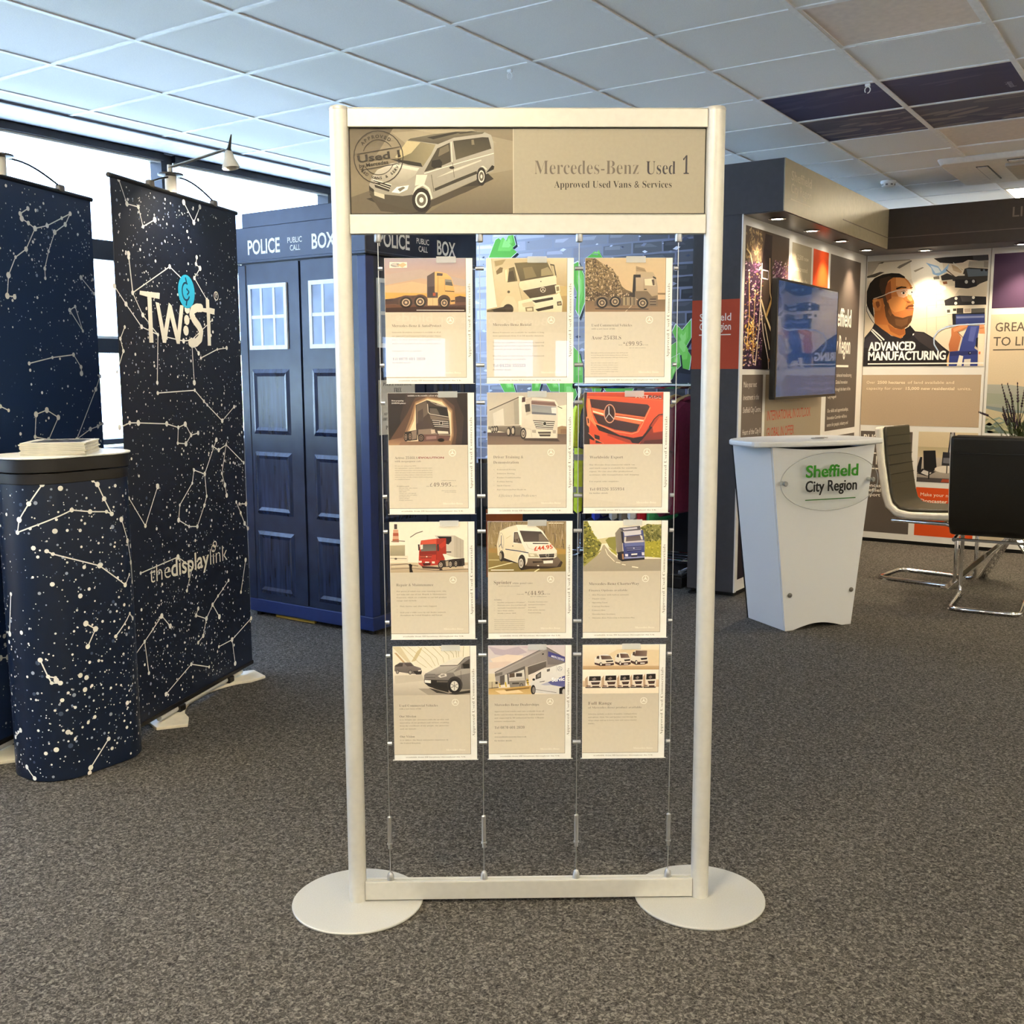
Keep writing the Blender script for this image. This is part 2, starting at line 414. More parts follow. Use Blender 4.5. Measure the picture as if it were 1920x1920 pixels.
# wall behind the photographer: three small windows under a line of lettering
BAYS = [(1.93, 2.74), (3.22, 3.84), (4.02, 4.32)]
wf = MB().box(XL-.2, BAYS[0][0], YF-.15, YF, 0, CEIL+.1).box(BAYS[0][0], XR, YF-.15, YF, 1.74, CEIL+.1).box(BAYS[0][0], XR, YF-.15, YF, 0, 1.30).box(BAYS[2][1], XR, YF-.15, YF, 1.30, 1.74)
for a, b2 in zip(BAYS, BAYS[1:]): wf.box(a[1], b2[0], YF-.15, YF, 1.30, 1.74)
M_taupe = pm('pale wall paint', (.74, .72, .68), .7, scale=5, var=.03)
wfo = structure(obj('wall_front', wf, M_taupe), 'pale wall behind the photographer with small windows')
w = structure(link('window_11', None, None, (0, YF, 0)))
for a, b2 in BAYS:
    f = MB()
    for x0, x1, z0, z1 in ((a, a+.03, 1.30, 1.74), (b2-.03, b2, 1.30, 1.74), (a+.03, b2-.03, 1.30, 1.33), (a+.03, b2-.03, 1.71, 1.74)): f.box(x0, x1, -.12, -.04, z0, z1)
    obj('window_frame', f, M_white, w); obj('pane', MB().box(a+.02, b2-.02, -.085, -.08, 1.32, 1.72), M_glass, w)
A = Art(); A.poly(A.rect(-.3, -.07, 2.15, .15), '#6e665c'); A.text('Bespoke offers for blinds', 0, 0, .075, '#ffffff', w=1.83, wt=.008); A.n = 0
A.build('wall_lettering', M_matte, wfo, (3.91, YF+.002, 1.86), PI)

# ceiling: lay-in tiles in a white tee grid
GX, GY, TS = -3.846, 2.906, .6
gx = [GX+TS*i for i in range(-2, 14)]; gy = [GY+TS*j for j in range(-12, 13)]
ceil = structure(obj('ceiling', MB().box(XL-.2, XR+.2, YF-.15, YB+.15, CEIL+.06, CEIL+.16), M_white), 'suspended ceiling of square white tiles in a white grid')
M_tile = pm('mineral tile', (.87, .87, .86), .92, spec=.1, scale=260, var=.05, bump=.25, bscale=700)
M_grid = pm('white tee grid', (.88, .88, .87), .5)
for x in gx: obj('grid_bar', MB().box(x-.012, x+.012, YF, YB, CEIL-.002, CEIL+.03), M_grid, ceil)
for y in gy: obj('grid_bar', MB().box(XT, XR, y-.0115, y+.0115, CEIL-.0015, CEIL+.029), M_grid, ceil)
def tile_mb(a, b):
    return MB().box(-a, a, -b, b, .003, .022)
tme = tile_mb(.287, .287).mesh('ceiling_tile', M_tile)
LIGHTS = {(4,10): 1, (4,-4): 1, (0,-4): 1, (8,-4): 1, (12,-8): 1, (12,-4): 1, (12,0): 1, (12,4): 1, (12,8): 1, (4,-9): 1, (8,-10): 1, (6,6): 1, (4,2): 0, (4,6): 0}  # lit panels out of view are added to brighten stand, banners, walls and booth
SKYT = {(3,4), (4,4), (3,5), (4,5)}
AC = {(4,8), (5,8), (6,8)}
far = MB(); fm = Matrix()
for i in range(-2, 13):
    for j in range(-13, 13):
        if (i, j) in LIGHTS or (i, j) in SKYT: continue
        cx, cyy = GX+TS*(i+.5), GY+TS*(j+.5)
        # camera-side test: only tiles that can come into view stand singly
        rx = cx*math.cos(YAW)+cyy*math.sin(YAW); fy = -cx*math.sin(YAW)+cyy*math.cos(YAW)
        if fy > 3.2 and abs(rx) < fy*.62+.8: link('ceiling_tile', tme, ceil, (cx, cyy, CEIL))
        else: far.box(cx-.287, cx+.287, cyy-.287, cyy+.287, CEIL+.003, CEIL+.022)
obj('ceiling_tile', far, M_tile, ceil, kind='stuff')
em = MB()
for j in range(-13, 13):
    em.box(XT, gx[0]-.013, GY+TS*j+.012, GY+TS*(j+1)-.012, CEIL+.003, CEIL+.022)
obj('edge_tile', em, M_tile, ceil, kind='stuff')
# printed sky tiles
a = 0
for (i, j) in sorted(SKYT):
    A = Art(dz=2e-5); R = random.Random(i*7+j)
    A.poly(A.rect(-.287, -.287, .287, .287), '#23284f>#3c3f63' if j == 4 else '#343a5f>#5a5a6c')
    A.frame(A.rect(0, 0, 1, 1), A.rect(-.287, -.287, .287, .287))
    cl = {(3,4): 18, (4,4): 12, (3,5): 46, (4,5): 32}[(i, j)]
    for q in range(cl):
        x, y = R.uniform(0, 1), R.uniform(.05, 1)*(1 if j == 5 else .55)
        A.ell(x, y, R.uniform(.08, .3), R.uniform(.015, .06), R.choice(['#4b4d69', '#5c5c70', '#6f6d7a', '#7d7a80'] if j == 5 else ['#31355b', '#3d4064', '#4a4b6a']), R.uniform(-25, 10))
    A.frame()
    t = link('ceiling_tile', tile_mb(.287, .287).mesh('sky_tile', M_tile), ceil, (GX+TS*(i+.5), GY+TS*(j+.5), CEIL)); t['label'] = 'ceiling tile printed with a dark blue cloudy sky'
    if (i, j) == (4, 4):
        A.text('infinity', .235, .08, .03, '#8f92ad', wt=.02, rot=90)
    A.build('sky_print', M_matte, t, (0, 0, .003), warp=lambda x, y, z: (x, z, y))
# recessed light panels
M_led = pm('lit diffuser', (.9, .88, .82), .5, emit=WARM, estr=PANEL_E)
M_off = pm('unlit diffuser', (.78, .70, .63), .35, spec=.5)
lab = {(4,10): 'lit square light panel above the dark fascia at the right edge', (4,2): 'unlit square ceiling panel nearest the top edge', (4,6): 'unlit square ceiling panel beyond the blue sky tiles'}
for k, ((i, j), on) in enumerate(LIGHTS.items()):
    t = thing('ceiling_light', lab.get((i, j), 'added lit ceiling panel out of view, %d tiles from windows, %d from rear' % (i+3, j+13)), 'ceiling light', (GX+TS*(i+.5), GY+TS*(j+.5), CEIL), 0, 'square light panels' )
    f = MB()
    for s in (-1, 1):
        f.box(s*.287-.012 if s > 0 else -.287, .287 if s > 0 else -.275, -.287, .287, .0, .02)
        f.box(-.275, .275, .275 if s > 0 else -.287, .287 if s > 0 else -.275, .0, .02)
    obj('frame', f, M_grid, t)
    obj('diffuser', MB().box(-.275, .275, -.275, .275, .004, .012), M_led if on else M_off, t)

# ------------------------------------------------------------------ things on the ceiling
t = thing('ceiling_air_conditioner', 'cream ceiling air conditioner cassette with one flap open at right', 'air conditioner', (-.93, 7.90, CEIL))
M_cream = pm('cream abs', (.74, .70, .62), .45)
obj('fascia', MB().prism(rrect(.67, .46, .05, 5), -.035, .004, top=1.03), M_cream, t, bevel=.006)
obj('grille', MB().box(-.30, .30, -.28, .28, -.055, -.033), pm('grey beige grille', (.46, .42, .35), .6), t, bevel=.006)
for sx, sy, a, b in ((-1, 0, .03, .26), (1, 0, .03, .26), (0, -1, .26, .03), (0, 1, .26, .03)):
    x, y = sx*.44, sy*.37
    obj('slot', MB().box(x-a-.008, x+a+.008, y-b-.008, y+b+.008, -.0385, -.0345), M_black, t)
    obj('flap', MB().box(x-a, x+a, y-b, y+b, -.044, -.037), M_cream, t)
t = thing('smoke_detector', 'round white smoke detector on the ceiling above the grey booth', 'smoke detector', (-2.075, 8.043, CEIL))
obj('base', MB().lathe([(.055, .002), (.055, -.012), (.05, -.018)], 28), M_white, t, smooth=True)
obj('head', MB().lathe([(.047, -.016), (.045, -.035), (.03, -.044), (.012, -.046)], 28), M_white, t, smooth=True)
ho = MB()
for k in range(8): ho.box(.0445, .0475, -.008, .008, -.032, -.022, Matrix.Rotation(PI*k/4, 4, 'Z'))
obj('vents', ho, pm('grey vent', '#77797c', .6), t)
for (x, y, lb) in ((-2.786, 4.14, 'small clear ceiling hook above the silver display frame'), (-1.491, 5.323, 'small clear ceiling hook at the edge of the blue tiles')):
    t = thing('ceiling_hook', lb, 'hook', (x, y, CEIL), 0, 'clear ceiling hooks')
    obj('clip', MB().box(-.012, .012, -.008, .008, -.014, .0), pm('clear plastic', (.8, .82, .82), .2), t, bevel=.003)
    obj('ring', MB().tube([(0.013*math.sin(q), 0, -.029-.015*math.cos(q)) for q in [2*PI*k/16 for k in range(15)]], .0025, 6), pm('clear plastic', (.8, .82, .82), .2), t, smooth=True)
# outside: pale ground and a hedge seen past the frames
g = obj('ground', MB().box(-40, XL-.25, -30, 40, -.6, -.4), pm('pale paving', (.55, .55, .52), .9, scale=2)); structure(g, 'pale paving outside the windows'); g.name = 'terrain'
hb = MB(); R = random.Random(3)
for k in range(2600):
    x, y, z = R.uniform(-10.5, -9), R.uniform(-6, 12), R.uniform(-.5, 2.0); s = R.uniform(.06, .16); q = Matrix.Translation((x, y, z)) @ Matrix.Rotation(R.uniform(0, 6), 4, (R.random(), R.random(), R.random()+.01))
    hb.add([(-s,0,0), (0,-s*.5,.02), (s,0,0), (0,s*.5,.02)], [(0,1,2,3)], q)
h = obj('hedge', hb, pm('sunlit leaves', (.62, .62, .30), .7, scale=3, var=.3)); tag(h, 'pale sunlit hedge outside the windows', 'hedge'); h['kind'] = 'stuff'
# ------------------------------------------------------------------ the silver display frame
SD = thing('display_stand', 'tall silver display frame with printed header on two round bases', 'display stand', (-1.381, 2.128, 0), math.radians(34.91))
for s in (-1, 1):
    obj('base_disc', MB().lathe([(.166, 0), (.168, .002), (.168, .005), (.166, .0065)], 64, Matrix.Translation((s*.4435, 0, 0))), M_disc, SD, smooth=30)
for s in (-1, 1):
    p = obj('post', MB().lathe([(.0225, .0065), (.0225, 1.9665), (.0222, 1.9665)], 40, Matrix.Translation((s*.4435, 0, 0))), M_alu, SD, smooth=30)
    obj('post_cap', MB().lathe([(.0232, 1.966), (.0232, 1.970), (.021, 1.9745), (.012, 1.977)], 40, Matrix.Translation((s*.4435, 0, 0))), pm('grey end cap', (.52, .51, .48), .4, .2), p, smooth=30)
for z0, z1 in ((1.9275, 1.971), (1.684, 1.7285), (.009, .058)):
    mb = MB().box(-.4225, .4225, -.0125, .0125, z0, z1-.002).box(-.4225, .4225, -.0125, -.003, z1-.002, z1).box(-.4225, .4225, .003, .0125, z1-.002, z1)
    obj('crossbar', mb, M_alu, SD, bevel=.0012)
obj('header_shadow_line', MB().box(-.4215, .4215, -.002, .004, 1.7275, 1.9285), pm('painted shadow line', '#15130f', .6), SD)  # black backing stands in for the shadow line round the header
hp = obj('header_panel', MB().box(-.4185, .4185, -.005, -.001, 1.7315, 1.925), pm('header board', '#958d7d', .4), SD)
A = Art()
A.poly(A.rect(-.035, 1.7315, .4185, 1.925), '#a29a88')
A.line([(-.035, 1.7315), (-.035, 1.925)], .0016, '#c8c1ae')
A.text('Mercedes-Benz', .0145, 1.8215, .0305, '#6b6259', 'serif', -.0125, w=.247, res=4)
A.text('Used', .279, 1.8215, .0290, '#3d3a40', 'serif', -.009, w=.070, res=4)
A.text('1', .3665, 1.8215, .040, '#3d3a40', 'serif', -.006, w=.0145, res=4)
A.text('Approved Used Vans & Services', .0615, 1.7905, .0150, '#37322d', 'serif', -.008, w=.279, res=3)
A.build('lettering', M_print, hp, (0, -.0051, 0))
A = Art(); A.frame([(35,32), (1062,40), (1062,583), (35,575)], [(-.4185,1.925), (-.036,1.925), (-.036,1.7315), (-.4185,1.7315)])
A.ops('''p #867b67>#736955 0,0 1100,0 1100,620 0,620
p #595042>#7d725f 0,0 330,0 200,200 0,420
p #968b76 300,60 700,35 1065,120 1065,330 900,420 600,300 ; p #8c816b>#655b4c 900,330 1065,300 1065,590 500,590
p #a1967f 420,40 800,38 960,130 700,90 ; p #62594a 35,470 150,430 300,520 500,590 35,590
p #38322a 130,480 300,560 480,600 560,520 760,445 940,360 900,320 560,400
p #484035 150,450 220,560 400,585 560,530 860,400 600,420
p #a7a195>#8f897c 150,395 165,350 200,300 290,255 330,250 400,112 440,92 560,72 800,53 880,60 925,80 940,130 945,275 935,310 890,330 850,290 835,360 540,490 530,440 480,405 440,440 425,500 340,512 240,490 150,425
p #6b6454>#4e483c 415,98 560,72 720,55 885,60 870,72 690,95 590,135 400,108 ; p #2a2620 520,92 700,57 745,60 560,104 ; p #3d372e 700,62 800,54 840,58 730,72
p #bcb6a7>#918a7b 165,345 205,296 300,255 470,287 440,335 340,395 285,395 170,362 ; p #cdc7b8 330,258 470,287 455,305 300,275
p #57503e|#8e8468 400,108 575,137 545,200 492,278 400,262 282,228 330,225
p #b3a581 395,112 480,122 420,190 340,226 318,216 ; p #2b261f 285,228 400,240 480,255 490,280 400,265
p #423c31 585,162 664,126 670,248 560,296 500,312 540,240 ; p #6a614f 600,165 655,138 660,180 590,215
p #39342b>#565040 685,116 870,93 908,95 926,166 702,236 ; p #756c58 800,110 815,108 820,140 802,142
l #d9d3c4 5 672,120 678,250 ; p #221e19 550,240 600,232 614,250 610,285 560,288 545,275
l #dcd6c8 5 500,322 620,285 780,240 942,196 ; p #c4beaf 575,350 700,292 862,236 862,244 720,300 ; p #3b362d 563,418 700,360 832,308 836,326 700,382 568,436
l #5c5649 4 545,330 560,440 ; l #5c5649 3 680,255 690,350 ; e #2b2620 675,286,16,9 
p #cfc8b8 450,330 520,330 500,390 440,400 ; p #4a4439 150,392 190,448 360,466 428,456 428,560 350,540 205,498 150,440
p #35302a 178,360 290,395 275,437 188,408 ; l #cfc9ba 4 182,372 284,408 ; l #cfc9ba 4 184,386 280,422 ; l #d8d2c4 5 176,358 292,394
p #ece7da 292,440 325,407 402,396 392,424 340,448 ; p #6a6456 330,420 365,405 380,412 345,438 ; p #2d2822 150,400 178,420 188,446 152,425
p #b9b19b 180,434 246,455 246,483 182,460
l #cfc9bb 14 432,462 446,415 490,392 528,420 545,485 ; l #cfc9bb 9 838,340 850,295 872,278 895,300
w 480,492,60,78 #241f1b #d8d2c5 #5e584c ; w 862,344,30,60 #28231f #d0cabd #5e584c
l #8c8474 5 538,492 830,365 ; p #2a251f 890,322 940,300 944,280 930,272''')
A.ring(213, 216, 155, 168, 6, '#332c24'); A.ring(213, 216, 100, 112, 4, '#332c24', a0=200, a1=325); A.ring(213, 216, 100, 112, 4, '#332c24', a0=25, a1=150)
A.line([(78,196), (350,150)], 4, '#332c24'); A.line([(105,297), (330,258)], 4, '#332c24')
A.text('Used 1', 84, 250, 44, '#2c261f', wt=.02, w=268, rot=7.5, src=True, dbl=.03)
A.text('by Mercedes', 92, 283, 21, '#2c261f', wt=.02, w=185, rot=8.5, src=True)
A.arctext('APPROVED', 213, 216, 122, 21, '#2c261f', math.radians(98)); A.arctext('USED VANS & SERVICES', 213, 216, 141, 17, '#2c261f', math.radians(-72), True)
A.build('van_photograph', M_print, hp, (0, -.0051, 0))
CX = (-.3585, -.1165, .1218, .3600)
for x in CX:
    c = obj('cable', MB().lathe([(.0011, .075), (.0011, 1.675)], 8, Matrix.Translation((x, 0, 0))), M_steel, SD)
    obj('cable_stud', MB().lathe([(.0085, 1.6845), (.0085, 1.668), (.0075, 1.6655), (.002, 1.6645)], 20, Matrix.Translation((x, 0, 0))), M_steel, SD, smooth=30)
    obj('cable_stud', MB().lathe([(.0088, .055), (.0088, .070), (.006, .077), (.002, .080)], 20, Matrix.Translation((x, 0, 0))), M_steel, SD, smooth=30)
    obj('tensioner', MB().lathe([(.002, .231), (.0055, .228), (.0055, .158), (.0070, .158), (.0070, .1545), (.0045, .1545), (.0045, .1435), (.002, .1425)], 16, Matrix.Translation((x, 0, 0))), M_steel, SD, smooth=30)

# ------------------------------------------------------------------ acrylic pockets and their leaflets
ROWT = (1.6285, 1.3090, .9925, .6775)
COLX = (-.2378, .0035, .2405)
STRIP = 'Approved Used Commercials'
def page(A, head, lines, hx=15):
    """beige text panel in mm, y down"""
    A.poly(A.rect(.5, 127, 193.7, 283), '#d2c7b4>#dfd5c2')
    A.line([(0, 283), (194.4, 283)], .8, '#6a5a48'); A.line([(194, .5), (194, 283)], .9, '#7a6a56')
    A.text(STRIP, 204.6, 237, 5.9, '#857d72', 'serif', -.0125, w=177, rot=90, res=2)
    A.text('available from 69 locations throughout the UK', 29, 291.4, 2.7, '#857a6a', 'serif', -.006, w=152, res=1)
    A.star(156, 146.5, 8, '#fbf6ea')
    A.text('Mercedes-Benz', 131, 273.5, 4.6, '#f6efdf', 'serif', 0, w=49, res=1)
    for q in lines:
        t, x, y, h = q[:4]; k = q[4] if len(q) > 4 else {}
        A.text(t, x, y, h, k.get('c', '#857868'), k.get('f', 'serif'), k.get('wt', -.0115 if h > 4 else -.004), w=k.get('w'), res=2 if h > 4 else 1)
def body(txt, x, y, dy, w, h=3.0, c='#94876f'):
    out = []
    for i, t in enumerate(txt.split('/')):
        if t.strip(): out.append((t, x, y+i*dy, h, {'w': w*min(1, len(t)/44.0) if w else None, 'c': c}))
    return out
def bullets(items, x, y, dy, h=3.0):
    out = []
    for i, t in enumerate(items):
        out += [('•', x, y+i*dy, h*1.2, {'c': '#7d705f'}), (t, x+8, y+i*dy, h, {'c': '#94876f', 'w': len(t)*2.55*h/3})]
    return out
D = '#6d6152'
POST = {}
POST[0,0] = ('leaflet with orange sunset photo of a tractor unit, top left of the frame', ((490,378),(1395,375),(1395,982),(512,978)), '''
p #a99aa6>#d9ab68 470,360 1410,360 1410,850 470,850 ; p #b8a49a 500,560 900,500 1400,620 1400,700 900,600 500,680 ; p #cdb08a 500,690 800,640 1100,700 1400,690 1400,760 500,780
p #e0a658 500,760 1400,780 1400,840 500,830 ; p #54392f>#3a2723 480,838 600,830 780,840 1000,850 1410,815 1410,1000 480,1000 ; p #6b4a3a 500,890 1400,870 1400,905 500,930
p #3d2d28 500,835 600,826 700,850 500,860 ; p #4a3530 1270,815 1330,800 1410,818 1410,840 1270,840
p #f6ead8 548,420 740,420 742,482 548,486 ; e #8f8d8c 615,453,56,22 ; p #e0b48a 630,455 700,425 738,450 690,482 ; p #c8c0b8 560,450 620,428 640,470
p #5f5050 965,578 1050,527 1052,760 1085,762 1085,822 965,822 ; p #463a3a 975,700 1052,690 1052,820 975,820 ; p #b05030 1030,765 1060,765 1060,800 1030,800
p #e2b474>#d8a462 1050,530 1085,526 1180,548 1230,590 1252,640 1270,740 1276,830 1090,832 1088,760 1050,752 ; p #5a4e4c 1075,541 1140,548 1136,576 1072,574
p #8d867c 1165,612 1236,618 1254,690 1166,680 ; p #5f5a56 1172,640 1240,648 1252,688 1168,676 ; l #a87c48 6 1086,580 1086,760 ; l #3a2a24 9 1165,746 1268,752 ; l #caa068 6 1090,598 1236,604 ; l #b48448 4 1162,610 1162,740
p #d2a262 1215,800 1276,792 1276,890 1222,896 ; p #3a2c24 1230,850 1274,846 1274,864 1230,868 ; p #f0c88a 1090,800 1130,790 1190,800 1200,830 1090,850
p #d8b484 972,824 1086,824 1086,906 972,906 ; l #a8845c 4 1030,824 1030,906 ; p #4a352c 590,830 720,794 832,792 965,822 965,884 640,894 580,860 ; l #8a6a4a 7 720,800 830,795 ; e #5a4034 735,858,88,66 ; e #5a4034 890,848,84,66 ; e #4a352c 1155,850,70,62
w 735,872,68,64 #2c211d #d2b896 #5a4a40 ; w 890,864,66,64 #2c211d #d8be9a #5a4a40 ; w 1157,878,56,60 #2c211d #cdb08c #5a4a40
l #f1e6da 7 850,957 1378,962''', [('Mercedes-Benz & AutoProtect', 15, 162, 6, {'c': D, 'w': 119})] +
 body('Nationwide Breakdown Assistance is available on all of/our Approved Used Commercial Vehicle product. Choose/from 6, 12, 18 or 24 months cover, supported by your/dealer service network in the United Kingdom.//European Cover is optional.', 15, 176, 8.9, 118) +
 [('Tel 0870 601 2020', 15, 241, 6, {'c': D, 'w': 79}), ('for further details', 15, 248.5, 3, {'w': 44})])
POST[0,1] = ('leaflet with sepia close-up of a tilted white lorry cab, top middle of the frame', ((160,115),(868,113),(865,597),(165,595)), '''
p #d9c9a4>#c0aa80 150,100 880,100 880,610 150,610 ; p #dccdaa>#bda57c 690,100 880,100 880,370 690,340 ; p #c9b078 780,365 880,365 880,465 780,450 ; p #b39763>#a88c5a 780,460 880,450 880,610 780,610
p #8d5a42 155,330 225,340 245,530 155,565 ; p #f1e7d0 155,115 200,115 252,528 300,520 300,540 155,572 ; p #c8b792 200,115 215,130 262,520 250,526
p #dccdab>#cdbb94 212,135 330,130 335,205 440,330 470,480 440,600 270,600 250,520 ; p #cdbc98 212,138 400,117 720,140 722,168 405,182 245,235 ; p #a8946c 230,140 330,125 300,170 240,190 ; p #7d6b4c 245,232 280,195 305,200 300,240 252,262
p #6e6144 328,215 405,190 432,320 345,332 ; p #4f452f 350,240 395,225 415,315 352,322 ; p #d3c298 312,205 352,190 358,220 345,330 322,320 ; p #e6dab8 322,222 340,215 345,320 330,322
p #75694c>#665a40 405,157 690,140 748,265 455,322 ; p #a39470 640,215 700,192 746,262 640,276 ; p #8a7c5a 480,200 560,190 600,280 500,300 ; l #3f3726 5 455,318 748,268
p #4a4030 718,165 756,172 778,285 756,288 ; p #c3b48c 726,178 750,182 766,272 752,275
p #ede2c6>#dccfae 455,325 772,270 776,350 480,405 440,360 ; e #5a4e38 638,324,5,6 ; p #5c4d38>#4a3d2c 480,405 772,348 778,430 545,478 ; l #e9dfc6 4 482,402 772,346
r #efe6d0 656,398,22,22,4 ; l #efe6d0 4 656,376 656,398 638,412 ; l #efe6d0 4 656,398 674,412
p #efe5cc>#e0d3b0 440,500 560,472 775,440 800,420 828,500 822,600 440,600 ; p #3c3224 558,495 742,464 746,486 592,516 ; p #3c3224 588,572 746,536 746,566 612,592 ; p #d0c09c 470,520 560,500 590,545 480,550
p #8d7c5c 500,555 572,548 576,592 506,592 ; p #d8caa6 515,565 560,560 562,585 518,587 ; p #453a28 778,506 816,500 822,538 782,542 ; p #a8966e 788,515 812,510 815,530 790,534
p #d6c7a4 290,520 335,450 395,458 430,530 440,600 285,600 ; e #463b2b 352,572,46,48 ; p #3d3324 170,580 330,545 330,600 170,600 ; e #6b5c42 200,592,26,16 ; l #a3916a 4 440,340 470,480 ; e #5a4d36 356,416,12,12
p #e8dcbe 760,360 800,355 808,415 770,430 ; p #8d7c5a 772,372 796,368 800,405 776,412''', [('Mercedes-Benz Rental', 15, 160, 6.2, {'c': D, 'w': 93})] +
 body('Rental Contracts are available for medium to long/term agreements from 6 to 24 months duration./ /Vehicles are prepared to Mercedes-Benz Approved/standards and are fully maintained throughout the/contract period, including tyres./ /Our full range of Mercedes-Benz Used Commercial/Vehicle product is available.', 15, 177, 8.0, 124) +
 [('Tel 01226 355523', 15, 258, 6.6, {'c': D, 'w': 79}), ('for further details', 15, 266, 3, {'w': 44})])
POST[0,2] = ('leaflet with sepia tractor unit beside bare trees, top right of the frame', ((1043,113),(1757,113),(1745,600),(1042,598)), '''
p #d2ba94>#d8b78c 1030,100 1770,100 1770,620 1030,620 ; p #8d7650>#6d5838 1030,100 1110,100 1190,160 1270,200 1330,285 1365,370 1400,400 1450,420 1480,480 1040,500
p #5f4d32>#4a3c28 1030,420 1480,440 1480,500 1030,512 ; p #80684a>#97795a 1030,500 1770,490 1770,620 1030,620 ; p #8a6f4e 1670,430 1770,432 1770,448 1670,446 ; l #e4d2b0 4 1395,598 1450,545''', [('Used Commercial Vehicles', 16, 162, 6, {'c': D, 'w': 98}), ('with a new lease of life', 16, 169, 3, {'w': 57}),
 ('Axor 2543LS', 16, 193, 8.5, {'c': D, 'w': 72}), ('*£99.95', 93, 208, 9.5, {'c': D, 'w': 46}), ('from only', 82, 207, 2, {'w': 9}), ('per week', 140, 207, 2, {'w': 14}), ('plus VAT, subject to conditions', 108, 214, 1.8, {'w': 40})] +
 body('With a high specification unit for the equivalent of just £99.95 per week/on a 5 year Mercedes-Benz Purchase Agreement. Based on a 20% deposit/repayments and estimated mileage restrictions.', 15, 226, 5.6, 90, 2.1) +
 body('Finance offer is subject to status and available. Terms apply to/offer. Vehicle is subject to availability. The figures are based/on 60 months at an annual rate. Offer may be withdrawn/at any time. E and OE. Prices exclude VAT and delivery/charges. Guarantees may be required. Images shown/may not be representative.', 15, 250, 5.1, 66, 1.7))
POST[1,0] = ('leaflet with dark glowing photo of a black tractor unit and a price of £49,995', ((130,88),(828,86),(835,545),(140,547)), '''
p #2c221e>#241b18 110,70 850,70 850,560 110,560 ; p #3c2e27 300,70 700,70 800,300 780,560 250,560 240,300 ; p #5c4232 300,270 370,130 480,100 610,115 715,200 740,420 725,560 200,560 140,520 ; p #8d6a4c 330,300 370,165 480,118 606,138 700,235 712,460 690,545 240,545 ; p #c09a70 352,315 374,178 480,130 606,150 692,245 700,460 680,530 260,530
p #ecd4ae 364,325 380,185 480,140 606,165 684,260 692,440 672,516 275,525 ; p #6a4a3a>#a88262 110,510 300,470 300,560 110,560 ; p #8a6850 250,515 680,505 700,560 220,560
p #3f352e>#4a3a32 376,192 475,150 502,158 652,208 672,330 682,470 400,482 380,400 ; p #6a5a4e 382,195 470,158 490,262 382,362 ; p #4d4038 395,250 440,225 445,330 395,345 ; p #201915 490,206 642,216 664,292 492,272
p #5e544c 500,220 560,224 590,280 500,268 ; l #d2c6b6 6 480,182 486,256 502,272 664,298 ; l #9c8e80 7 502,160 560,192 650,212 ; l #c8bcae 4 560,185 640,205 ; p #7a6a5c 500,282 668,312 668,330 510,318
p #231a16 512,318 672,335 672,392 540,396 ; l #d6cbbc 6 520,326 664,342 ; l #d6cbbc 6 526,344 666,358 ; l #d6cbbc 6 532,362 667,374 ; l #d6cbbc 6 540,380 668,388 ; e #2a201b 600,352,15,18 ; r #d6cbbc 600,352,13,16,3
p #e0d4c0 568,420 662,426 666,446 574,446 ; p #8a7868 400,410 520,400 570,450 560,475 400,480 ; p #ccb8a2 510,410 545,408 550,440 515,445 ; p #6b4a42 400,452 580,452 682,470 672,506 400,516 ; p #95706a 470,470 560,465 560,490 470,498 ; l #c8b49c 5 580,455 680,458
p #2a201c 280,432 392,410 392,500 285,512 ; p #8a7868 340,425 385,415 385,490 340,498 ; w 291,474,17,40 #1e1714 #a08872 #4a3c34 ; w 328,470,18,40 #1e1714 #a08872 #4a3c34 ; w 425,482,28,34 #1e1714 #8a7462 #3a2e28 ; e #1e1714 600,502,30,16''', [('Actros 2546LS', 14.5, 161, 6, {'c': D, 'w': 56}), ('EVOLUTION', 73, 160, 4.2, {'c': '#8a3a34', 'f': 'sans', 'wt': .03, 'w': 62}), ('with megaspace cab', 14.5, 168.5, 4, {'w': 64})] +
 body('We are now preparing 2005/54 registrations Actros 2546LS tractor units/with high roof megaspace sleeper cabs in various specifications. These/vehicles will be prepared with metallic paint and aluminium fuel tanks/and chrome trim, including air deflectors, roof lights and a spoiler finish in the/colour of your choice and sold as Evolution, the full warranty package/as standard below.', 14.5, 179, 5.5, 92, 2.2) +
 [('£49,995', 100, 229, 9, {'c': D, 'w': 52}), ('available to purchase at', 128, 215, 1.9, {'w': 36}), ('only', 91, 229, 2, {'w': 7}), ('plus VAT', 154, 229, 2, {'w': 12}), ('subject to terms and conditions', 128, 240, 1.7, {'w': 36}), ('at time of ordering', 136, 243.5, 1.7, {'w': 28}), ('Evolution pack', 19, 229, 2.6, {'w': 30})] +
 [(t, 24, 233.5+4.3*i, 1.9, {'w': w_}) for i, (t, w_) in enumerate((('Chrome trim, alloy wheels', 45), ('Leather seat trim', 26), ('Alloy wheels', 18), ('Climate and radio upgrade', 42), ('Painted side skirts and spoilers', 44), ('Sunshield and visor', 27), ('Bull bar and lights', 25), ('Fridge, microwave', 33)))])
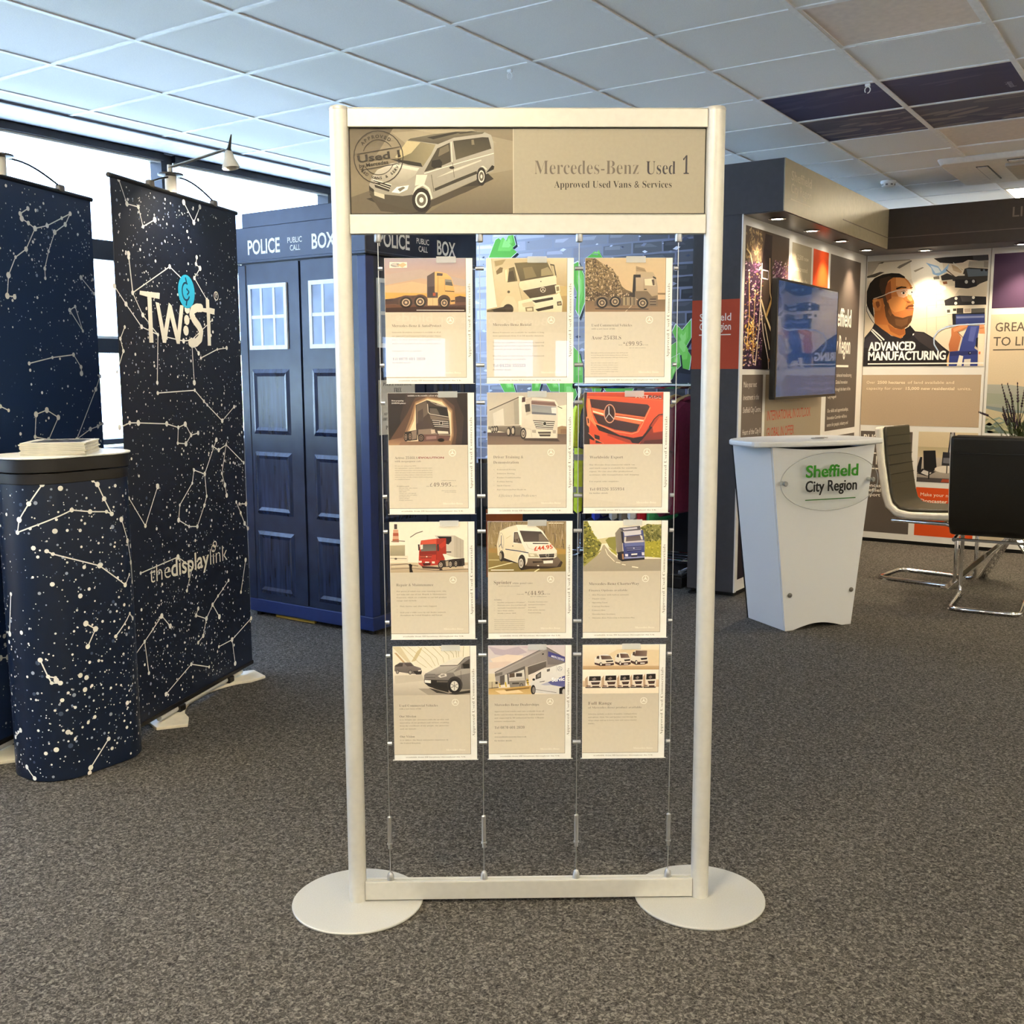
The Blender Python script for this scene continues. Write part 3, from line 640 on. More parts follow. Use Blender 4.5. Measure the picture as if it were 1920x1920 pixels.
POST[1,1] = ('leaflet with photo of a silver articulated lorry headed Driver Training & Demonstration', ((1010,75),(1703,72),(1700,538),(1015,540)), '''
p #bfb6a8>#efe2c8 990,60 1720,60 1720,460 990,460 ; p #f4ead2 1600,200 1720,180 1720,430 1600,430 ; p #6a584f>#86705f 990,430 1720,440 1720,560 990,560 ; p #5a4a44 990,430 1330,430 1330,470 990,460 ; p #a0825f 1620,385 1660,372 1720,380 1720,445 1615,445 ; p #8a6a4c 1650,400 1720,398 1720,440 1650,440
p #cdc4b4|#b7ac9a 1008,240 1285,112 1298,360 1020,372 ; p #dcd4c6 1060,260 1150,215 1160,365 1070,368 ; p #a89e8e 1240,150 1285,130 1292,358 1250,360 ; l #55493f 8 1030,232 1288,114 ; p #f2ecdd 1285,104 1326,104 1328,362 1290,366 ; p #8f8474>#6d6256 1020,372 1300,364 1302,410 1180,432 1020,402 ; l #c9bfae 5 1020,374 1300,366
e #2f2824 1056,404,13,30 ; e #b8ac9a 1053,404,7,18 ; e #2f2824 1076,402,13,30 ; e #b8ac9a 1073,402,7,18 ; e #2f2824 1094,400,13,30 ; e #b8ac9a 1091,400,7,18 ; e #2f2824 1200,424,20,44 ; e #c8bca8 1195,424,11,28 ; e #2f2824 1240,416,20,44 ; e #c8bca8 1235,416,11,28 ; p #6a5f54 1255,385 1310,380 1310,450 1255,455
p #ebe2d2>#d6cab6 1310,132 1400,110 1602,140 1628,182 1622,482 1335,482 1310,385 ; p #5c423e 1314,116 1342,114 1342,156 1312,160 ; p #cfc2b0 1345,128 1400,118 1400,260 1350,280 ; p #7f615b 1395,148 1600,165 1616,196 1395,178 ; p #a58a80 1400,140 1600,155 1600,165 1398,150
p #8d9097>#a3a39f 1395,180 1613,200 1612,276 1400,264 ; p #e4e2dc 1568,208 1612,206 1613,264 1574,262 ; p #6d6e74 1400,245 1610,262 1610,276 1400,266 ; p #4a4440 1338,180 1382,174 1386,242 1346,250 ; l #2a2420 6 1626,198 1664,216 ; p #d9cfbf 1400,270 1612,280 1612,326 1408,318
p #6c6459>#574f46 1408,320 1602,330 1582,406 1438,396 ; l #f2ebdc 7 1414,334 1598,344 ; l #f2ebdc 7 1422,352 1594,362 ; l #f2ebdc 7 1430,370 1590,380 ; l #f2ebdc 6 1438,388 1586,396 ; e #2a2622 1512,352,17,19 ; r #e8e0d0 1512,352,15,17,3
p #e4dac8 1360,410 1615,405 1612,480 1350,478 ; p #4d433a 1450,425 1566,424 1560,466 1470,466 ; l #e2d8c6 6 1455,444 1562,444 ; p #b5a898 1400,408 1436,408 1436,436 1402,432 ; p #b5a898 1580,410 1610,410 1608,440 1582,438 ; w 1325,440,26,52 #2c2521 #cabda8 #6a5e52
p #4a3c35 1335,482 1622,486 1645,512 1330,502 ; l #c4b8a6 4 1310,385 1390,400 1400,470''', [('Driver Training &', 14.5, 160.5, 6.4, {'c': D, 'w': 73}), ('Demonstration', 14.5, 173.5, 6.4, {'c': D, 'w': 62})] +
 bullets(['Economical Driving', 'Defensive Driving', 'Product Familiarisation', 'Problem Solving', 'Small Classes', 'Part Classroom/Part Hands on'], 15, 189.5, 9.9) + [('Efficiency from Proficiency', 27, 255.5, 6, {'f': 'ital', 'c': '#6a5d4e', 'w': 94})])
POST[1,2] = ('leaflet with close-up of an orange-red truck grille headed Worldwide Export', ((262,255),(1245,248),(1235,903),(255,905)), '''
p #e65a2e>#d64a22 240,240 1260,240 1260,920 240,920 ; p #2a1713 240,240 300,240 285,420 320,700 330,920 240,920 ; p #ff8a55 300,330 330,332 352,560 420,660 400,680 300,560 ; p #c8421e 300,262 1250,262 1250,345 780,310 300,300 ; l #f6783f 6 300,306 700,318 1250,350
p #bf3f1d>#6d2413 1080,650 1180,540 1260,520 1260,920 940,920 ; p #d8542a 1110,690 1200,560 1260,550 1260,740 1120,760 ; p #511a10 1010,860 1260,840 1260,920 990,920 ; l #2a120d 12 1070,690 1130,590 1190,535 1250,525
p #24100d 400,650 520,700 700,790 870,825 985,805 1085,680 1112,690 940,898 860,892 640,800 440,730 ; p #4b2c26>#38201c 330,335 700,372 1050,405 1076,432 1012,562 660,512 352,442 ; p #4b2c26>#38201c 368,512 660,600 952,656 912,742 850,756 640,720 430,642
p #f07a48 352,446 660,516 1014,568 1018,585 955,652 660,596 366,506 ; p #fbe2c2 368,482 512,522 512,542 372,502 ; p #fff0d8 650,542 1012,606 1002,618 650,558 ; p #b8401e 500,520 1010,575 1010,588 500,535 ; l #ff9a66 9 318,345 350,520 392,640 640,742 850,775 930,748 985,650 1085,440
p #2a1310 384,780 450,800 452,850 392,832 ; p #2a1310 318,772 384,832 384,860 320,832 ; l #ff9a66 5 310,760 400,845 500,895 ; p #a8381c 560,770 830,850 860,895 780,880 540,790 ; p #2a1310 400,850 490,890 400,892 ; p #ff8f5e 286,560 318,560 335,640 325,690 295,660 ; p #3a1a14 298,575 316,580 322,640 306,640
e #f0b48e 577,520,72,120 ; e #6a3324 577,520,62,108 ; e #3a201b 577,520,56,101 ; l #f0ece4 9 566,428 568,518 ; l #cfc8be 9 568,518 527,582 ; l #e4ded4 9 568,518 628,588 ; r #b87858 577,520,66,113,3''', [('Worldwide Export', 15, 162, 6.4, {'c': D, 'w': 82})] +
 body('Our Mercedes-Benz commercial vehicle van/and truck range is available for worldwide/export. We can also offer professional/assistance with transportation and shipping.//For export sales enquiries', 14.5, 179, 8.2, 123) +
 [('Tel 01226 355934', 15, 241, 6.6, {'c': D, 'w': 86}), ('for further details', 15, 249, 3, {'w': 46})])
POST[2,0] = ('leaflet with red tractor unit by a lighthouse headed Repair & Maintenance', ((148,95),(835,92),(838,535),(158,537)), '''
p #f8eeda 130,80 850,80 850,560 130,560 ; p #d9a584 182,160 225,160 232,270 176,270 ; p #b55b40 180,190 227,190 229,216 179,216 ; p #b55b40 176,245 231,245 232,270 175,270 ; p #4a3a34 190,112 215,112 216,156 190,156 ; l #8f8570 8 165,265 220,258 285,263 ; l #6b5f52 7 330,228 385,192 440,175
p #b8ab8c>#a3977a 150,300 285,296 285,392 150,392 ; p #ebe0c8 150,390 312,390 312,446 150,440 ; l #7a6c58 4 152,412 300,415 ; e #5a4c40 205,416,12,8 ; p #d8c6a6>#bfa788 140,450 850,450 850,560 140,560 ; l #6a5a48 6 150,470 300,462 400,480 ; l #6a5a48 5 160,505 330,498 560,520 ; l #54463a 5 560,520 700,515 838,508 ; l #e8dcc6 5 170,485 320,480
p #d8d0c0|#cbbfae 545,212 720,212 800,255 800,415 720,405 640,380 ; p #c3b7a4 716,212 800,255 800,415 716,405 ; l #a89c88 3 740,225 740,405 ; l #a89c88 3 770,240 770,410 ; p #292322 565,220 692,222 692,262 665,292 640,285 620,268 ; l #292322 9 645,358 690,358
p #cf442f>#b5372a 425,256 560,240 575,240 645,236 648,400 600,470 430,482 404,462 408,350 ; p #a5301f 562,240 645,236 648,402 592,440 556,420 ; p #d85a42 430,258 560,244 560,284 430,290 ; p #5f5c55>#75716a 430,292 556,286 562,346 424,352 ; p #e6ddcc 420,295 441,292 441,330 420,335 ; p #8a2a20 412,352 560,348 560,380 412,384
p #6a1f18 414,385 522,385 516,412 420,412 ; l #dd7058 4 416,394 520,394 ; l #dd7058 4 418,403 518,403 ; e #e8d8c8 475,398,6,6 ; p #4c1713 438,456 512,453 506,474 450,477 ; p #f2e2d0 405,434 432,434 432,450 408,452 ; p #f2e2d0 520,440 546,440 546,458 522,458 ; p #f6f2e8 460,442 496,442 496,452 460,452
p #3a2a28 398,290 413,290 414,342 402,344 ; p #3a2a28 564,290 581,288 583,346 568,350 ; p #c23c28 580,300 640,250 640,300 600,330 ; l #8a2a20 4 560,300 560,430
p #3a302c 590,432 700,420 805,412 808,482 600,492 ; p #b5a48e 640,440 665,435 668,480 645,484 ; p #f5eee0 615,375 645,375 705,420 640,432 ; w 598,470,24,30 #241c19 #d8ccba #5a4c42 ; w 682,464,18,33 #241c19 #d8ccba #5a4c42 ; w 730,460,16,32 #241c19 #c8baa6 #5a4c42 ; e #241c19 768,456,16,28
p #2a201e 322,462 350,470 345,500 356,535 326,535 ; e #2a201e 330,470,12,10 ; p #e8dcc8 795,478 835,470 838,505 800,500 ; e #3a2c26 600,512,14,7 ; p #4a3a32 430,480 520,484 620,494 600,508 440,500''', [('Repair & Maintenance', 14.5, 161.5, 6.2, {'c': D, 'w': 92})] +
 body('For peace of mind over your running costs, why/not take out one of our Repair & Maintenance/Contracts, which are available on our full product/range and include:', 15, 176, 7.9, 124) + bullets(['Duty Service and After Sales Support', '', 'Seal your a wide cover by our dealer network,', ''], 15, 214, 7.9) + body('throughout the United Kingdom and Europe', 23, 237, 8, 116))
POST[2,1] = ('leaflet with white panel van marked £44.95 on its bonnet', ((240,345),(1483,335),(1480,1135),(245,1135)), '''
p #8f7c5c>#a58b5c 220,320 1500,320 1500,840 220,840 ; p #9d8650>#86733f 220,800 1500,820 1500,1160 220,1160 ; l #f0e6ba 14 250,1080 640,985 ; l #e4d8a4 9 250,945 420,948 ; l #f0e6ba 18 975,1140 1062,1085 ; l #fbf4e0 14 288,1106 650,1106 ; l #fbf4e0 12 1205,366 1445,366''', [('Sprinter', 14.5, 158, 8.6, {'c': D, 'w': 44}), ('white panel vans', 61, 158, 4.6, {'w': 50}), ('in LWB and SWB and roof height', 27, 164, 2.2, {'w': 52}), ('*£44.95', 92, 186, 9.5, {'c': D, 'w': 47}), ('from only', 72, 185, 2.2, {'w': 17}), ('per week', 140, 185, 2.2, {'w': 15}), ('plus VAT, excluding road tax', 106, 191, 2, {'w': 40}), ('Including:', 15, 199, 2.8, {'w': 19})] +
 bullets(['Satellite navigation & CD player', 'Warranty cover, free road fund and', 'Automatic transmission selection', 'Air & Motor service', 'Metallic & alarms, MOT'], 15, 206, 6.9, 2.5) + bullets(['6 months Warranty cover', 'mechanical breakdown', 'insurance', 'Full service history', 'Central locking'], 92, 205, 6.9, 2.5) +
 body('Finance quoted is subject to status and available only to business users over 18/Rental does not include VAT at the prevailing rate and is based on a/contract hire agreement. Vehicles remain the property of the owner at/all times. Excess mileage charges apply. Damage recharges as guidelines/apply. We reserve the right to alter any specification at any time and/withdraw. Full written details upon request.', 15, 249, 5.0, 76, 1.6))
POST[2,2] = ('leaflet with blue lorry on a wooded road and a list of finance options', ((258,120),(1312,112),(1303,800),(265,803)), '''
p #f7ecd8 240,100 1330,100 1330,820 240,820 ; p #d8cc9c 430,370 640,335 720,360 640,420 500,430 ; p #8f8a3c>#6d6a2c 240,100 310,120 370,250 440,360 505,425 485,500 425,600 300,705 240,730 ; p #949050>#7d7a3c 1035,200 1090,180 1130,155 1200,170 1330,160 1330,410 1090,410 ; p #b8ae3e>#a09a34 1090,400 1330,380 1330,625 1085,605
p #959048 555,380 600,345 700,330 700,545 610,480 ; p #a49c50 270,660 420,590 480,520 500,520 440,600 265,745 ; p #b0a848 590,480 710,540 710,590 640,540 ; p #b9ac94>#aa9e8a 240,820 262,745 480,560 520,455 540,440 562,470 620,540 740,640 1330,635 1330,820 ; l #f7eeda 9 555,500 585,575 680,670 ; l #f7eeda 10 700,682 760,690 ; l #f7eeda 11 780,710 830,718 ; l #f7eeda 14 915,742 1000,755
p #93897a|#857b70 685,285 742,212 772,212 792,560 708,562 ; p #5c5762 742,214 1020,184 1034,244 780,262 ; p #cfcad2 785,222 980,200 985,225 800,245 ; p #4f5892>#3c4480 788,270 1062,240 1086,420 1086,645 812,645 790,450 ; p #d9d4dc 800,262 1032,240 1038,300 812,326 ; p #5d525a>#75686a 820,335 1042,310 1052,380 812,402 ; p #dcd6d0 1018,310 1052,320 1062,372 1040,372 ; p #d8d2c8 810,335 835,335 830,400 806,402
p #cfc8ce 800,402 1072,380 1076,406 820,422 ; p #6a72a8 810,430 1076,408 1078,455 820,470 ; p #2b2e5c 830,472 1052,460 1040,520 850,542 ; l #9aa0cc 5 836,484 1048,474 ; l #9aa0cc 5 840,502 1044,492 ; l #9aa0cc 5 846,520 1040,508 ; e #d8d4e4 940,492,9,9 ; p #373d74 808,560 1086,540 1086,602 815,612 ; p #ece8f4 820,570 862,570 862,602 825,602 ; p #ece8f4 1045,546 1082,546 1082,588 1050,588 ; p #f2eee6 905,566 986,560 986,580 905,586 ; p #9aa0cc 812,612 1086,600 1086,622 812,632 ; p #1a1720 905,598 985,592 985,606 905,612 ; p #15121a 735,640 812,640 1082,618 1082,646 780,670
p #2a2428 716,548 802,530 812,655 742,645 ; p #b8845c 780,570 800,568 806,640 786,642 ; e #15121a 742,600,22,46 ; p #2a2630 760,260 790,262 806,420 780,420''', [('Mercedes-Benz CharterWay', 14.5, 162, 6.4, {'c': D, 'w': 126}), ('Finance Options available:', 14.5, 178, 5, {'w': 98})] +
 bullets(['Hire Purchase (with balloon payment)', 'Finance Lease', 'Operating Lease', 'Contract Purchase', 'Contract Hire', 'Mercedes-Benz Insurance', 'Mercedes-Benz Protection & Protection Plus'], 15, 188.5, 9.8))
POST[3,0] = ('leaflet with two silver vans in a bright hall, bottom left of the frame', ((165,75),(842,70),(845,487),(187,500)), '''
p #f6edd8 150,55 860,55 860,510 150,510 ; p #e2d4b0 150,70 230,70 330,215 300,215 ; p #c9a87c 180,130 200,130 280,215 260,215 ; p #d8c698 335,210 385,115 430,78 412,130 372,200 ; l #cdbd90 4 250,75 400,215 470,260 ; l #cdbd90 4 300,75 440,180 520,260 ; l #cdbd90 4 390,75 500,165 545,245 ; l #c3b284 4 445,80 555,175 575,235 ; l #c3b284 4 520,80 610,170 620,215 ; l #c3b284 4 575,75 660,150 665,190 ; l #b8a778 4 630,72 700,140 705,170 ; l #b8a778 4 690,72 725,120 730,170 ; l #b8a778 4 740,72 748,165 ; l #b8a778 4 790,70 785,165
p #f3ead9>#c2b6a4 150,300 860,285 860,515 150,515 ; p #a89c8c 400,440 860,430 860,500 500,500 ; p #d3c8b6 190,330 430,320 450,370 200,400
p #857a75>#6a605c 188,245 232,216 330,214 362,245 420,263 430,300 405,318 330,312 188,292 ; p #4a4340 195,238 235,222 262,222 258,250 195,252 ; p #5a524e 270,222 330,220 352,246 300,250 ; w 215,297,15,18 #2a2422 #d8d0c4 #6a605a ; w 328,300,17,20 #2a2422 #d8d0c4 #6a605a ; p #2a2422 350,290 430,286 424,318 380,320 ; p #e8e0d2 395,282 420,280 420,290 398,292
p #918a85>#767069 450,322 480,300 590,245 640,225 740,196 860,160 860,440 768,442 742,380 692,350 650,400 500,392 450,372 ; p #c3bcb2>#a59d94 458,312 585,245 700,240 765,230 700,300 610,308 545,318 ; p #ede6d6 580,240 660,196 765,164 800,170 742,236 ; l #4a4440 6 585,243 660,240 738,238 802,172 860,158 ; l #8a837a 4 640,300 740,250 770,225
p #56504c 772,228 860,168 860,262 768,266 ; p #b0a89e 700,300 770,270 860,265 860,300 720,330 ; p #24201e 782,225 838,225 840,262 790,266 ; p #5f5952 458,312 546,314 546,346 462,346 ; l #cfc8be 3 460,322 545,324 ; l #cfc8be 3 461,334 545,336 ; p #e2dcd2 568,332 600,310 642,310 646,332 590,346 ; p #9a938a 590,322 625,314 630,328 596,338
p #2c2826 450,362 662,366 662,470 560,445 490,420 452,390 ; p #6a625c 560,370 660,372 650,385 560,384 ; p #f8f4ea 455,365 509,368 509,393 455,388 ; e #3a3432 715,405,66,72 ; w 712,414,52,63 #242020 #e8e3d8 #8f8880 ; e #e8e3d8 711,414,30,37 ; l #8f8880 6 711,378 711,450 ; l #8f8880 6 680,396 742,432 ; l #8f8880 6 680,432 742,396 ; l #564f4b 3 766,285 772,420 ; p #3a3532 490,432 560,450 662,478 860,446 860,470 720,488 560,474''', [('Used Commercial Vehicles', 14.5, 157, 6, {'c': D, 'w': 97}), ('with a new lease of life', 14.5, 164, 3, {'w': 55}), ('Our Mission', 14.5, 185, 5.6, {'c': D, 'w': 42})] + body('is to delight our customers with the quality and/innovation of our products and services, resulting/from the excellence of our people, our processes/and our brands.', 15, 192.5, 8, 124) + [('Our Vision', 15, 238, 5.6, {'c': D, 'w': 37})] + body('is to deliver the finest automotive experience in/the United Kingdom.', 15, 246, 8, 122))
POST[3,1] = ('leaflet with grey dealership building and white service van, bottom middle of the frame', ((1042,55),(1712,45),(1715,482),(1045,485)), '''
p #d6cbd0>#f6ead6 1020,30 1730,30 1730,500 1020,500 ; p #c3b4c0 1040,60 1180,90 1300,60 1380,110 1250,150 1100,130 ; p #f2e0d0 1060,170 1200,130 1350,140 1300,200 1100,220 ; p #cdbcc4 1300,60 1420,50 1400,80 ; p #e8d2c4 1050,200 1250,190 1180,240 1050,260
p #aaa19c|#958c88 1098,292 1545,62 1720,165 1720,225 1600,242 1450,252 1400,302 1110,402 ; p #8d8585>#7d7676 1545,62 1720,158 1720,222 1560,218 ; l #5a5456 6 1098,290 1545,62 1725,166 ; l #c8bfb8 3 1110,300 1540,85 ; p #46468a 1563,100 1712,148 1712,194 1563,146
p #6d6560>#5a524e 1385,236 1546,184 1546,240 1440,292 1390,312 ; l #d8d0c8 4 1383,238 1548,184 ; p #5f5853 1143,322 1182,310 1182,396 1145,402 ; p #77706a 1100,300 1165,285 1165,310 1100,325 ; p #c3b8a8 1362,240 1384,236 1395,370 1368,380 ; p #625b56 1198,302 1360,232 1368,360 1212,395 ; p #28221f 1510,120 1525,118 1525,130 1510,132 ; p #e2dcd0 1185,312 1205,305 1212,400 1190,405
p #e6e1d8>#cfc8be 1218,302 1290,286 1352,262 1368,405 1230,432 ; p #453f3c 1283,296 1336,294 1336,326 1283,328 ; p #5a4a3c 1225,300 1270,292 1272,330 1225,336 ; p #d0c8bc 1222,340 1360,335 1364,362 1222,366 ; p #8d867f 1220,366 1366,360 1366,422 1235,436 ; p #45403c 1250,380 1310,378 1310,392 1250,394 ; w 1330,405,15,20 #241f1d #b8b0a4 #5a524c
p #cbbb9c 1040,372 1132,366 1132,430 1040,430 ; p #e4d6b8 1040,300 1100,300 1100,370 1040,372 ; p #3a322a 1104,372 1124,372 1124,392 1104,392 ; l #3d342b 6 1042,432 1132,420 ; l #4a4036 4 1075,372 1075,430 ; l #d9b93c 12 1140,385 1145,420 ; l #2a2622 5 1138,398 1148,394 ; l #d9b93c 12 1190,375 1198,418 ; l #d9b93c 14 1380,345 1390,402 ; l #2a2622 6 1374,362 1394,356 ; l #2a2622 6 1376,384 1396,378
p #c79c54>#dcbc80 1035,432 1200,425 1420,405 1420,500 1035,500 ; p #f2d8a8 1100,450 1300,440 1350,470 1150,480 ; p #8a6a38 1180,440 1400,420 1400,432 1200,455
p #f1eee9>#dcd8d4 1412,385 1440,340 1462,300 1502,268 1725,198 1725,490 1450,472 1418,442 ; p #4c4e90>#6a6ca4 1540,385 1725,312 1725,425 1600,402 ; p #b8b8cc 1500,398 1560,375 1600,402 1540,404 ; p #47423e 1455,312 1502,280 1502,336 1455,352 ; p #8a8480 1470,310 1495,295 1495,325 1470,335 ; r #8a8a94 1668,255,19,19,3 ; l #8a8a94 3 1668,236 1668,255 1652,266 ; l #8a8a94 3 1668,255 1684,266 ; l #c8c4c0 3 1638,220 1640,280 ; p #6a6460 1552,262 1580,254 1580,276 1555,284
l #2a2622 5 1490,374 1535,366 ; e #241f1d 1434,444,21,44 ; e #8a827a 1438,446,12,28 ; p #1e1a18 1665,430 1725,410 1725,490 1665,490 ; e #c8c0b8 1705,462,14,26 ; l #6a6664 4 1450,440 1640,470 ; e #241f1d 1438,352,12,10''', [('Mercedes-Benz Dealerships', 15, 157, 6, {'c': D, 'w': 113})] +
 body('Approved Used trucks and vans available from all/dealer sales locations throughout the United Kingdom/and supported by 90 authorised Service & Repair/centres nationwide.', 15, 173, 8.6, 126) + [('Tel 0870 601 2020', 15, 217, 6.4, {'c': D, 'w': 76}), ('or visit', 15, 230, 3, {'w': 17}), ('www.usedtrucks-mercedes-benz.co.uk', 15, 240, 3.2, {'w': 81}), ('for further details', 15, 250, 3, {'w': 44})])
POST[3,2] = ('leaflet with rows of white vans and lorries headed Full Range, bottom right of the frame', ((290,70),(1327,65),(1325,725),(300,735)), '''
p #f8ecd4>#e8d0a8 270,50 1340,50 1340,408 270,408 ; p #ecd6b0 640,200 760,130 1340,140 1340,330 640,330 ; p #d8b68a>#c09a70 270,355 1340,355 1340,406 270,406 ; p #fdf6e6>#f6e8d0 270,406 1340,406 1340,760 270,760 ; p #e8cfac>#d4b48e 270,560 1340,540 1340,640 270,640''', [('Full Range', 15, 156, 7.6, {'c': D, 'w': 60}), ('of Mercedes-Benz product available', 15, 166, 5, {'w': 136})] + body('Selection includes a choice of models, configurations/and options. From Vito and Sprinter vans through the/Atego range and up to heavy Axor and Actros tractor/units.', 15, 182, 8.3, 124))

def extra(A, k):
    if k == (0,2):
        tr = [(1043,113), (1110,113), (1190,160), (1270,200), (1330,285), (1360,370), (1400,420), (1480,480), (1043,500)]
        A.specks(tr, 620, ['#4a3b26', '#5f4c32', '#b89c74', '#8f7750', '#cdb48c', '#3d3020', '#d2ba94'], 1.6, 6.5, 2.6, 5)
        A.ops('''p #bda78c>#b09878 1480,280 1640,280 1668,300 1682,370 1682,470 1620,472 1592,432 1480,432 ; p #a48c6c 1490,186 1530,198 1566,208 1584,240 1490,236 ; l #7a6448 3 1495,205 1570,230 ; p #bca684 1490,240 1640,242 1668,292 1480,282 ; p #2c241c 1468,264 1532,264 1532,290 1487,290 1487,472 1454,472 ; p #2c241c 1640,278 1668,292 1668,308 1640,292
p #7c6a52 1480,414 1590,414 1630,462 1682,452 1682,552 1600,552 1480,472 ; p #e6d8ba 1564,305 1640,300 1662,366 1570,362 ; p #5a4838 1628,310 1650,308 1656,362 1638,362 ; p #2c241c 1560,394 1584,394 1584,404 1560,404 ; l #8d7858 3 1560,300 1560,425 ; p #57483a 1612,480 1666,478 1666,542 1612,542 ; l #b8a488 5 1612,500 1666,500 ; l #b8a488 5 1612,522 1666,522
p #ab9672|#8d7a60 1375,468 1492,468 1492,542 1375,542 ; l #3a3024 8 1400,470 1400,540 ; l #3a3024 8 1440,470 1440,540 ; l #3a3024 6 1472,470 1472,540 ; p #6c5a48 1124,516 1144,466 1200,455 1246,472 1330,456 1372,482 1372,546 1124,546 ; l #a8906c 5 1128,500 1150,468 1200,458 1240,476 ; l #a8906c 5 1252,490 1280,462 1330,460 ; p #3a3026 1430,430 1470,425 1470,460 1430,460
w 1190,518,49,50 #241d18 #c3ae8c #5c4c3c ; w 1305,508,49,50 #241d18 #c3ae8c #5c4c3c ; w 1548,522,50,50 #241d18 #c3ae8c #5c4c3c ; p #5a4834 1130,566 1600,572 1600,582 1130,576''')
    if k == (1,2): A.text('ACTROS', 895, 318, 34, '#efe4d8', wt=.02, w=330, rot=-2, src=True); A.text('ROS', 1060, 318, 30, '#4a1c14', wt=.03, w=165, rot=-2, src=True)
    if k == (1,0):
        A.text('available in the metallic colour of your choice', 305, 116, 12, '#f6efe4', wt=.01, w=348, src=True, res=1); A.text('Now preparing', 165, 160, 12, '#f6efe4', wt=.01, w=104, src=True, res=1); A.text('2005/54 plates', 165, 182, 12, '#f6efe4', wt=.01, w=124, src=True, res=1)
    if k == (2,1):
        A.specks([(250,350), (1480,340), (1480,830), (250,810)], 230, ['#6a5a42', '#b59c78', '#57493a', '#a3875c', '#c4ac88', '#7d6b50'], 5, 20, .35, 9)
        A.specks([(250,345), (1480,340), (1480,700), (250,700)], 90, ['#54463a', '#c0aa8c', '#a89074'], 60, 150, .05, 10, rot=0)
        A.ops('''p #b8924c 1240,760 1480,780 1480,860 1300,860 ; p #a8844c 250,760 390,760 390,840 250,830
p #3a2b21 760,1112 900,1092 1200,1086 1400,1062 1432,990 1360,920 820,1040 ; p #34281f 480,905 640,925 720,985 700,1000 480,960
p #fbf6ea>#efe6d2 690,393 860,393 1000,413 1110,490 1215,660 1338,800 1332,905 1290,925 830,925 740,870 712,995 490,912 396,872 384,700 428,490 560,432 ; p #efe3c8>#e2d4b4 428,490 690,393 722,482 642,510 640,690 780,692 852,830 740,862 716,990 490,908 396,872 386,700
l #c9b998 5 432,490 690,396 ; p #f7efdc 690,393 860,393 1000,413 1090,480 740,482 ; p #4b423c>#5f544c 742,485 1082,500 1218,662 808,662 ; p #7d6f62 1048,540 1112,535 1192,650 1050,650 ; p #5a4d45 654,510 712,508 778,688 644,670 ; p #857668 668,525 705,520 735,600 662,620 ; e #8f7f70 702,634,26,36 ; e #54473e 702,636,16,26
p #37312c 948,680 1202,685 1198,698 955,696 ; l #3c4860 14 516,778 720,806 884,838 ; l #b8ab90 4 850,690 880,760 1000,800 ; e #5a5048 634,728,12,7
p #d6caaa>#b5a884 874,842 1010,846 1052,906 888,902 ; p #efe6cc 900,855 960,852 985,890 915,888 ; p #d8cdb4 1308,852 1340,830 1336,892 1310,896 ; p #37302d 1048,862 1298,850 1292,908 1065,914 ; l #a89c90 4 1060,884 1292,874 ; r #d8d0c0 1185,878,24,24,5
p #7f6c5a>#655546 815,922 1290,925 1345,895 1405,965 1340,1060 860,1045 ; p #35291f 948,970 1110,972 1110,986 955,1000 ; p #463830 1088,934 1282,918 1282,952 1100,958 ; p #f4eee2 1120,962 1276,956 1272,1002 1125,1006 ; e #e8dfd0 1038,1038,16,10
e #efe6d2 790,940,80,110 ; e #2c231d 778,985,60,122 ; e #d8d0c4 766,1000,37,74 ; e #9a9084 766,1000,26,54 ; e #d8d0c4 766,1000,12,26 ; e #342a24 457,884,40,86 ; e #a89880 440,888,20,56
r #a39c8e 450,670,40,150,6 ; l #77767a 12 452,560 450,690 415,745 ; l #77767a 12 450,690 468,765 ; l #cdbb8c 8 530,610 600,565''')
        A.text('£44.95', 975, 805, 62, '#d8532e', wt=.02, w=300, rot=7, src=True, dbl=.03)
    if k == (2,2):
        A.specks([(258,120), (310,125), (370,250), (440,360), (500,425), (480,500), (420,600), (270,700)], 130, ['#5a5a24', '#a8a04a', '#3f4420', '#c0b458', '#7a7a30'], 5, 17, 1.6, 3)
        A.specks([(1040,200), (1130,160), (1310,170), (1310,400), (1092,400)], 90, ['#6a6a34', '#a8a060', '#555828', '#b8b070'], 5, 16, 2, 4)
        A.specks([(1090,400), (1310,385), (1310,615), (1090,600)], 60, ['#8f8c30', '#ccc254', '#a8a238'], 5, 14, 1.4, 6)
    if k == (3,1):
        A.text('MERCEDES', 1590, 150, 17, '#e8e8f4', wt=.02, w=118, rot=-17, src=True); A.text('Servic', 1598, 372, 36, '#ffffff', wt=.02, w=112, rot=5, src=True, dbl=.03)
    if k == (3,2):
        def van(x0, y0, x1, y1, big):
            w, h = x1-x0, y1-y0; q = lambda *p: [(x0+a*w, y0+b*h) for a, b in p]
            A.poly(q((0,.62), (.02,.3), (.25,.05), (.62,.02), (.8,.1), (.95,.5), (1,.72), (.95,.92), (.05,.95)), '#fbf6ec>#e4d8c4')
            A.poly(q((.3,.1), (.78,.12), (.9,.42), (.36,.44)) if not big else q((.28,.05), (.92,.06), (.9,.44), (.22,.42)), '#5a4038|#8a7468')
            A.poly(q((.12,.16), (.24,.12), (.24,.4), (.1,.36)), '#4a3a34'); A.poly(q((.55,.56), (.93,.52), (.92,.64), (.6,.68)), '#241c1a')
            A.poly(q((0,.7), (.3,.82), (.96,.74), (.97,.9), (.8,.97), (.3,1), (.02,.86)), '#4a2f2a'); A.poly(q((.55,.86), (.8,.85), (.8,.92), (.55,.93)), '#f2ece2')
            A.ell(x0+.32*w, y0+.85*h, .08*w, .16*h, '#241c1a'); A.ell(x0+.33*w, y0+.85*h, .045*w, .1*h, '#e8e0d4')
